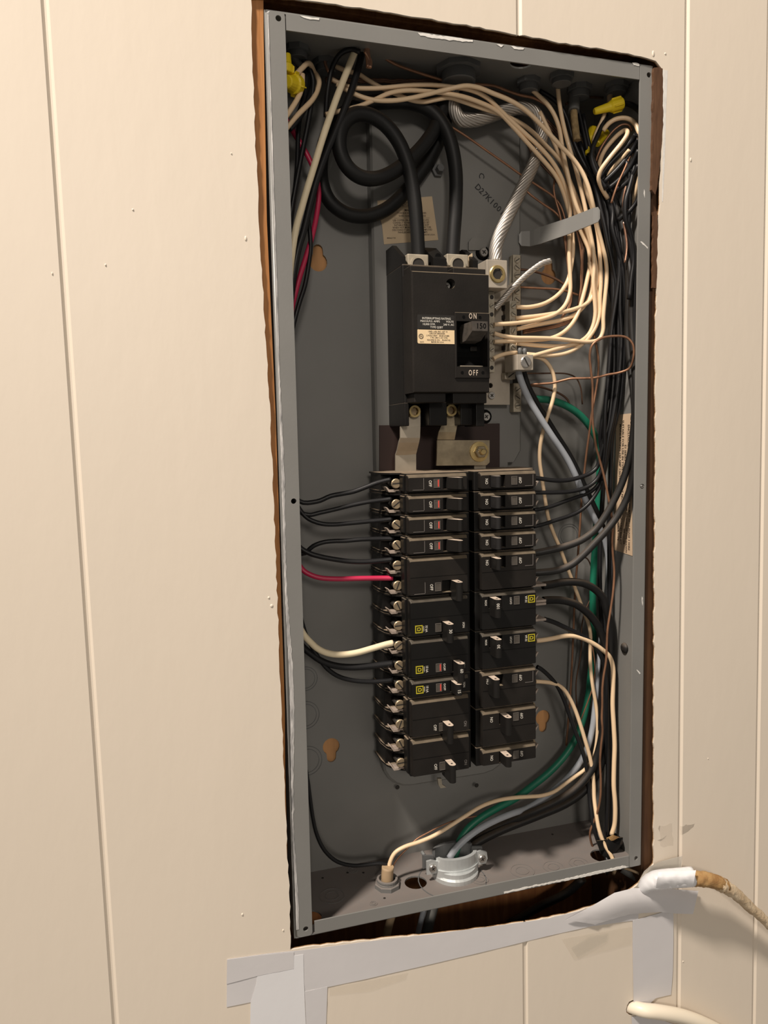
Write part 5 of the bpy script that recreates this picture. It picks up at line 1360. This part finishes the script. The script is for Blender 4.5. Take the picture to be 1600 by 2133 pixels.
# bottom fittings
bc = thing('cable_connector', 'small hexagonal locknut fitting in the bottom with tan cable', 'connector')
p = atz(807, 1846, FZ)
M_ = Matrix.Translation(p)
bm = bmesh.new(); lathe(bm, [(.0128, 0), (.0128, .004), (.0118, .0046)], 8, M_, False); obj('locknut', bm, 'enamel_floor', bc)
bm = bmesh.new(); lathe(bm, [(.0105, .004), (.0105, .0055), (.0100, .006), (.0105, .0068), (.0104, .0085), (.0082, .0088), (.0080, .004)], 24, M_, False); obj('collar', bm, 'enamel_floor', bc)
pt = at(808, 1805, p.y)
bm = bmesh.new(); tube(bm, catmull([p + Vector((0, 0, .001)), p + Vector((0, 0, .010)), pt], 4), .0060, 12)
tag(obj('cable_sheath', bm, 'tan_sheath'), 'short tan cable jacket standing in the bottom locknut', 'cable')

cl = thing('cable_clamp', 'shiny zinc two-screw cable clamp in the bottom of the box', 'cable clamp')
c0 = atz(947, 1818, FZ)
bm = bmesh.new()
lathe(bm, [(.0240, .0000), (.0240, .0040), (.0218, .0055), (.0218, .0100)], 36, Matrix.Translation(c0), False); obj('base_ring', bm, 'zinc', cl)
bm = bmesh.new()
def half_arc(s, off, R0, R1, z0, z1, n=14, a0=12, a1=168):
    pts_o, pts_i = [], []
    for i in range(n + 1):
        a = math.radians(a0 + (a1 - a0) * i / n)
        pts_o.append((c0.x + R0 * math.cos(a), c0.y + off + s * R0 * .62 * math.sin(a)))
        pts_i.append((c0.x + R1 * math.cos(a), c0.y + off + s * R1 * .52 * math.sin(a)))
    return pts_o + list(reversed(pts_i))
plate(bm, half_arc(-1, -.003, .0225, .0190, 0, 0), c0.z + .008, c0.z + .0235, M=XY); fj = obj('front_jaw', bm, 'zinc', cl)
bm = bmesh.new()
plate(bm, half_arc(-1, -.003, .0240, .0200, 0, 0), c0.z + .004, c0.z + .0120, M=XY); obj('jaw_skirt', bm, 'zinc', cl)
bm = bmesh.new(); plate(bm, half_arc(1, .003, .0225, .0195, 0, 0), c0.z + .008, c0.z + .0245, M=XY); obj('back_jaw', bm, 'enamel_dark', cl)
for s in (-1, 1):
    x = c0.x + s * .0268
    bm = bmesh.new(); plate(bm, [(x - .006, c0.z + .0085), (x + .0045, c0.z + .0085), (x + .0065, c0.z + .0135), (x + .0055, c0.z + .0205), (x - .001, c0.z + .0230), (x - .006, c0.z + .0225)], c0.y - .0080, c0.y - .0058); ear = obj('ear', bm, 'zinc', cl)
    bm = bmesh.new(); plate(bm, [(x - .006, c0.z + .0085), (x + .0045, c0.z + .0085), (x + .0065, c0.z + .0135), (x + .0055, c0.z + .0205), (x - .006, c0.z + .0225)], c0.y + .0035, c0.y + .0057); obj('ear', bm, 'enamel_dark', cl)
    put('screw', PHIL, cl, face_m(Vector((x, c0.y - .0082, c0.z + .0150)), .86))
    bm = bmesh.new(); tube(bm, [Vector((x, c0.y - .008, c0.z + .015)), Vector((x, c0.y + .022, c0.z + .015))], .0019, 8); obj('bolt', bm, 'zinc', cl)

# black sleeve at the bottom right where wires leave
sv = thing('wire_sleeve', 'short black cut cable jacket at the bottom right exit', 'cable jacket')
bm = bmesh.new()
S0, S1 = at(1280, 1745, .030), at(1262, 1778, .036)
path = [S0, S0.lerp(S1, .5), S1]
tube(bm, path, lambda t: .0098 - .002 * t, 12, cap=False)
for f in list(bm.faces):
    pass
obj('jacket', bm, 'black_cable', sv)
bm = bmesh.new(); plate(bm, px([(1244, 1752), (1300, 1744), (1294, 1764), (1250, 1772)], .030), .030, .0312); obj('flap', bm, 'black_cable', sv)
bm = bmesh.new(); plate(bm, px([(1264, 1746), (1278, 1740), (1290, 1744), (1278, 1751), (1266, 1752)], .0285), .0285, .0292); obj('paper_filler', bm, 'foam_brown', sv)

# ================================================================== TAPE AND OUTSIDE CABLES
def tape(label, top, botm, m, lift=.0006, wav=.0006, nrow=4, amp=None, name='tape_strip', thick=.00018):
    """strip between two edges of the same number of points, lying on the wall"""
    n = len(top); rows = []
    for i in range(n):
        l = []
        for k in range(nrow + 1):
            f = k / nrow
            u = top[i][0] + (botm[i][0] - top[i][0]) * f; v = top[i][1] + (botm[i][1] - top[i][1]) * f
            ex = amp(i / (n - 1), f) if amp else 0.0
            l.append(at(u, v, WY - lift - abs(wav * math.sin(i * 1.7 + k * 2.3 + lift * 9000)) - ex))
        rows.append(tuple(l))
    bm = bmesh.new(); ribbon(bm, rows, thick)
    for f in bm.faces: f.smooth = True
    return tag(obj(name, bm, m, sharp=True), label, 'tape', 'pieces of tape on the panelling')
def dense(l, k=3):
    out = []
    for i in range(len(l) - 1):
        for j in range(k): out.append((l[i][0] + (l[i + 1][0] - l[i][0]) * j / k, l[i][1] + (l[i + 1][1] - l[i][1]) * j / k))
    return out + [l[-1]]
tape('long silvery tape strip running along under the box', dense([(473, 1998), (560, 1986), (640, 1978), (760, 1962), (900, 1946), (1040, 1928), (1140, 1914), (1230, 1892), (1330, 1850)]),
     dense([(472, 2098), (560, 2080), (640, 2065), (760, 2040), (900, 2008), (1040, 1975), (1140, 1950), (1230, 1930), (1330, 1916)]), 'tape_silver', .0003, .0003)
tape('pale vertical tape strip hanging at lower left', dense([(632, 1988), (633, 2040), (635, 2090), (638, 2150), (641, 2260)], 2), dense([(540, 2001), (534, 2050), (522, 2090), (521, 2150), (523, 2260)], 2), 'tape_white', .0007, .0002)
tape('narrow grey tape strip beside the pale vertical one at lower left', dense([(682, 2055), (681, 2090), (679, 2140), (678, 2260)], 2), dense([(634, 2066), (636, 2090), (638, 2140), (642, 2260)], 2), 'tape_silver', .0005, .0002)
tape('small upper tape patch at the left end of the long strip', dense([(473, 1999), (540, 1990), (612, 1983)], 2), dense([(472, 2050), (540, 2032), (612, 2018)], 2), 'tape_silver', .0009, .0001)
tape('wide vertical tape strip hanging at lower right', dense([(1318, 1918), (1318, 1980), (1319, 2030), (1320, 2090)], 2), dense([(1403, 1894), (1403, 1960), (1402, 2020), (1398, 2072)], 2), 'tape_silver', .0006, .0003)
tape('torn lower tongue of the wide vertical tape at lower right', dense([(1320, 2088), (1322, 2102), (1330, 2106)], 2), dense([(1368, 2078), (1352, 2092), (1340, 2100)], 2), 'tape_silver', .0012, .0002)
tape('wrinkled tape strip with torn end below the taped corner', dense([(1180, 1916), (1232, 1888), (1280, 1860), (1320, 1850), (1370, 1850), (1420, 1853), (1455, 1856)]),
     dense([(1240, 1926), (1275, 1915), (1310, 1905), (1340, 1902), (1375, 1900), (1410, 1903), (1444, 1904)]), 'tape_silver', .0024, .0012, 5,
     amp=lambda s, f: .004 * math.sin(f * math.pi) * math.sin(s * math.pi) + .009 * max(0, s - .6) * f)
tape('flat grey tape flap above the taped cable end', dense([(1352, 1806), (1375, 1795), (1400, 1788), (1422, 1783)]), dense([(1344, 1832), (1370, 1822), (1400, 1815), (1418, 1811)]), 'tape_clear', .0020, .0004,
     amp=lambda s, f: .006 * max(0, s - .4))
tape('clear film edge hanging into the gap at the taped corner', dense([(1356, 1803), (1342, 1815), (1334, 1830), (1322, 1856)]), dense([(1372, 1806), (1358, 1820), (1348, 1838), (1336, 1856)]), 'tape_clear', .0010, .0006)
tape('glossy clear tape patch under the long strip near the middle', dense([(1190, 1975), (1230, 1950), (1268, 1944)]), dense([(1204, 1996), (1240, 1975), (1264, 1962)]), 'tape_film', .0006, .0006)
tape('yellowed clear tape left of the wide vertical strip', dense([(1170, 1956), (1230, 1945), (1316, 1930)]), dense([(1196, 2000), (1250, 1985), (1316, 1968)]), 'tape_film', .0005, .0002)
tape('faint clear tape patch right of the narrow grey strip', dense([(686, 2058), (760, 2044), (850, 2026)]), dense([(686, 2074), (770, 2066), (845, 2040)]), 'tape_film', .0004, .0001)
tape('grey tape scrap under the white cable at the bottom edge', dense([(1316, 2118), (1345, 2114), (1400, 2132), (1470, 2150)]), dense([(1318, 2180), (1345, 2180), (1400, 2190), (1470, 2200)]), 'tape_silver', .0008, .0004)

# white tape wrapped round the pipe end
tw = thing('tape_wrap', 'bunched white tape wrapped round the end of the insulated cable', 'tape', 'pieces of tape on the panelling')
bm = bmesh.new()
pth = catmull([at(1338, 1852, -.004), at(1350, 1840, -.009), at(1366, 1834, -.014), at(1385, 1831, -.019), at(1410, 1829, -.024), at(1442, 1826, -.028)], 6)
tube(bm, pth, lambda t: .0048 + .0046 * min(1, t * 2.4) ** .6, 24)
for v in bm.verts:              # crumpled film
    c_ = v.co * 1000
    k_ = .5 * math.sin(c_.x * .9 + c_.z * .55) + .35 * math.sin(c_.x * 1.7 - c_.z * 1.3 + 1) + .25 * math.sin(c_.z * 2.3 + c_.y * 1.1)
    v.co += Vector((.0002 * k_, -.0009 * k_, .0006 * k_))
obj('wrap', bm, 'tape_white', tw)
bm = bmesh.new()
rows = []
for i_ in range(9):             # torn tongue of the wrap lying over the cable
    f_ = i_ / 8; u_ = 1372 + 78 * f_ + (3 if i_ % 2 else 0) * (f_ > .9)
    rows.append(tuple(at(u_ - 6 * g_, 1816 - 3 * f_ + 34 * g_, -.0225 - .012 * f_ - .0055 * math.sin(math.pi * min(1, .15 + g_ * .8)) - .0006 * math.sin(i_ * 1.9 + g_ * 7)) for g_ in (0, .2, .4, .6, .8, 1)))
ribbon(bm, rows, .0003)
for f in bm.faces: f.smooth = True
obj('tongue', bm, 'tape_white', tw, sharp=True)

# foam insulated cable
fo = thing('insulated_cable', 'lumpy brown and cream foam covered cable leaving to the right', 'cable')
def lumpy(path, r, m, amp, seed):
    bm = bmesh.new(); tube(bm, path, r, 16); random.seed(seed)
    for v in bm.verts:
        v.co += Vector((random.uniform(-amp, amp), random.uniform(-amp, amp), random.uniform(-amp, amp)))
    return bm
obj('brown_foam', lumpy(catmull([at(1428, 1828, -.027), at(1445, 1830, -.029), at(1470, 1832, -.030), at(1495, 1838, -.030), at(1510, 1846, -.030)], 5), lambda t: .0080 - .0010 * t, 'foam_brown', .0006, 1), 'foam_brown', fo)
obj('cream_foam', lumpy(catmull([at(1496, 1839, -.030), at(1515, 1850, -.030), at(1535, 1864, -.029), at(1556, 1884, -.028), at(1580, 1905, -.027), at(1605, 1928, -.026), at(1660, 1975, -.024), at(1760, 2080, -.022), at(1900, 2260, -.02), at(2050, 2600, -.02)], 6), lambda t: .0072 - .0022 * min(1, t * 2.4), 'foam_cream', .0007, 2), 'foam_cream', fo)
random.seed(11)
wc = bmesh.new(); tube(wc, catmull([at(1302, 2094, .006), at(1318, 2098, -.002), at(1340, 2104, -.010), at(1372, 2108, -.014), at(1420, 2117, -.016), at(1470, 2135, -.016), at(1540, 2175, -.014), at(1640, 2270, -.013), at(1780, 2480, -.013)], 6), lambda t: .0062 + .001 * min(1, t * 3), 16)
tag(obj('white_cable', wc, 'ivory_cable'), 'smooth off-white cable coming out of a hole at the bottom right', 'cable')
bm = bmesh.new(); box(bm, _h.x - .02, _h.x + .02, .0025, .0045, _h.z - .02, _h.z + .02)
obj('hole_backing', bm, 'black_deep', wall)

# ================================================================== FINISH
def settle():
    """put each thing's origin at its base and lift the scene to its height above the room floor"""
    bpy.context.view_layer.update()
    tops_ = [o for o in scene.objects if o.parent is None and o.type in {'MESH', 'EMPTY'}]
    for o in tops_:
        pts = []
        def walk(q, M_):
            if q.type == 'MESH':
                bb = [M_ @ Vector(c) for c in q.bound_box]; pts.extend(bb)
            for ch_ in q.children: walk(ch_, M_ @ ch_.matrix_local)
        walk(o, Matrix.Identity(4))
        if not pts: continue
        lo = [min(p[i] for p in pts) for i in range(3)]; hi = [max(p[i] for p in pts) for i in range(3)]
        base = Vector(((lo[0] + hi[0]) / 2, (lo[1] + hi[1]) / 2, lo[2]))
        if o.type == 'MESH': o.data.transform(Matrix.Translation(-base))
        for ch_ in o.children:
            ch_.matrix_local = Matrix.Translation(-base) @ ch_.matrix_local
        o.location = base + Vector((0, 0, ZO))
settle()
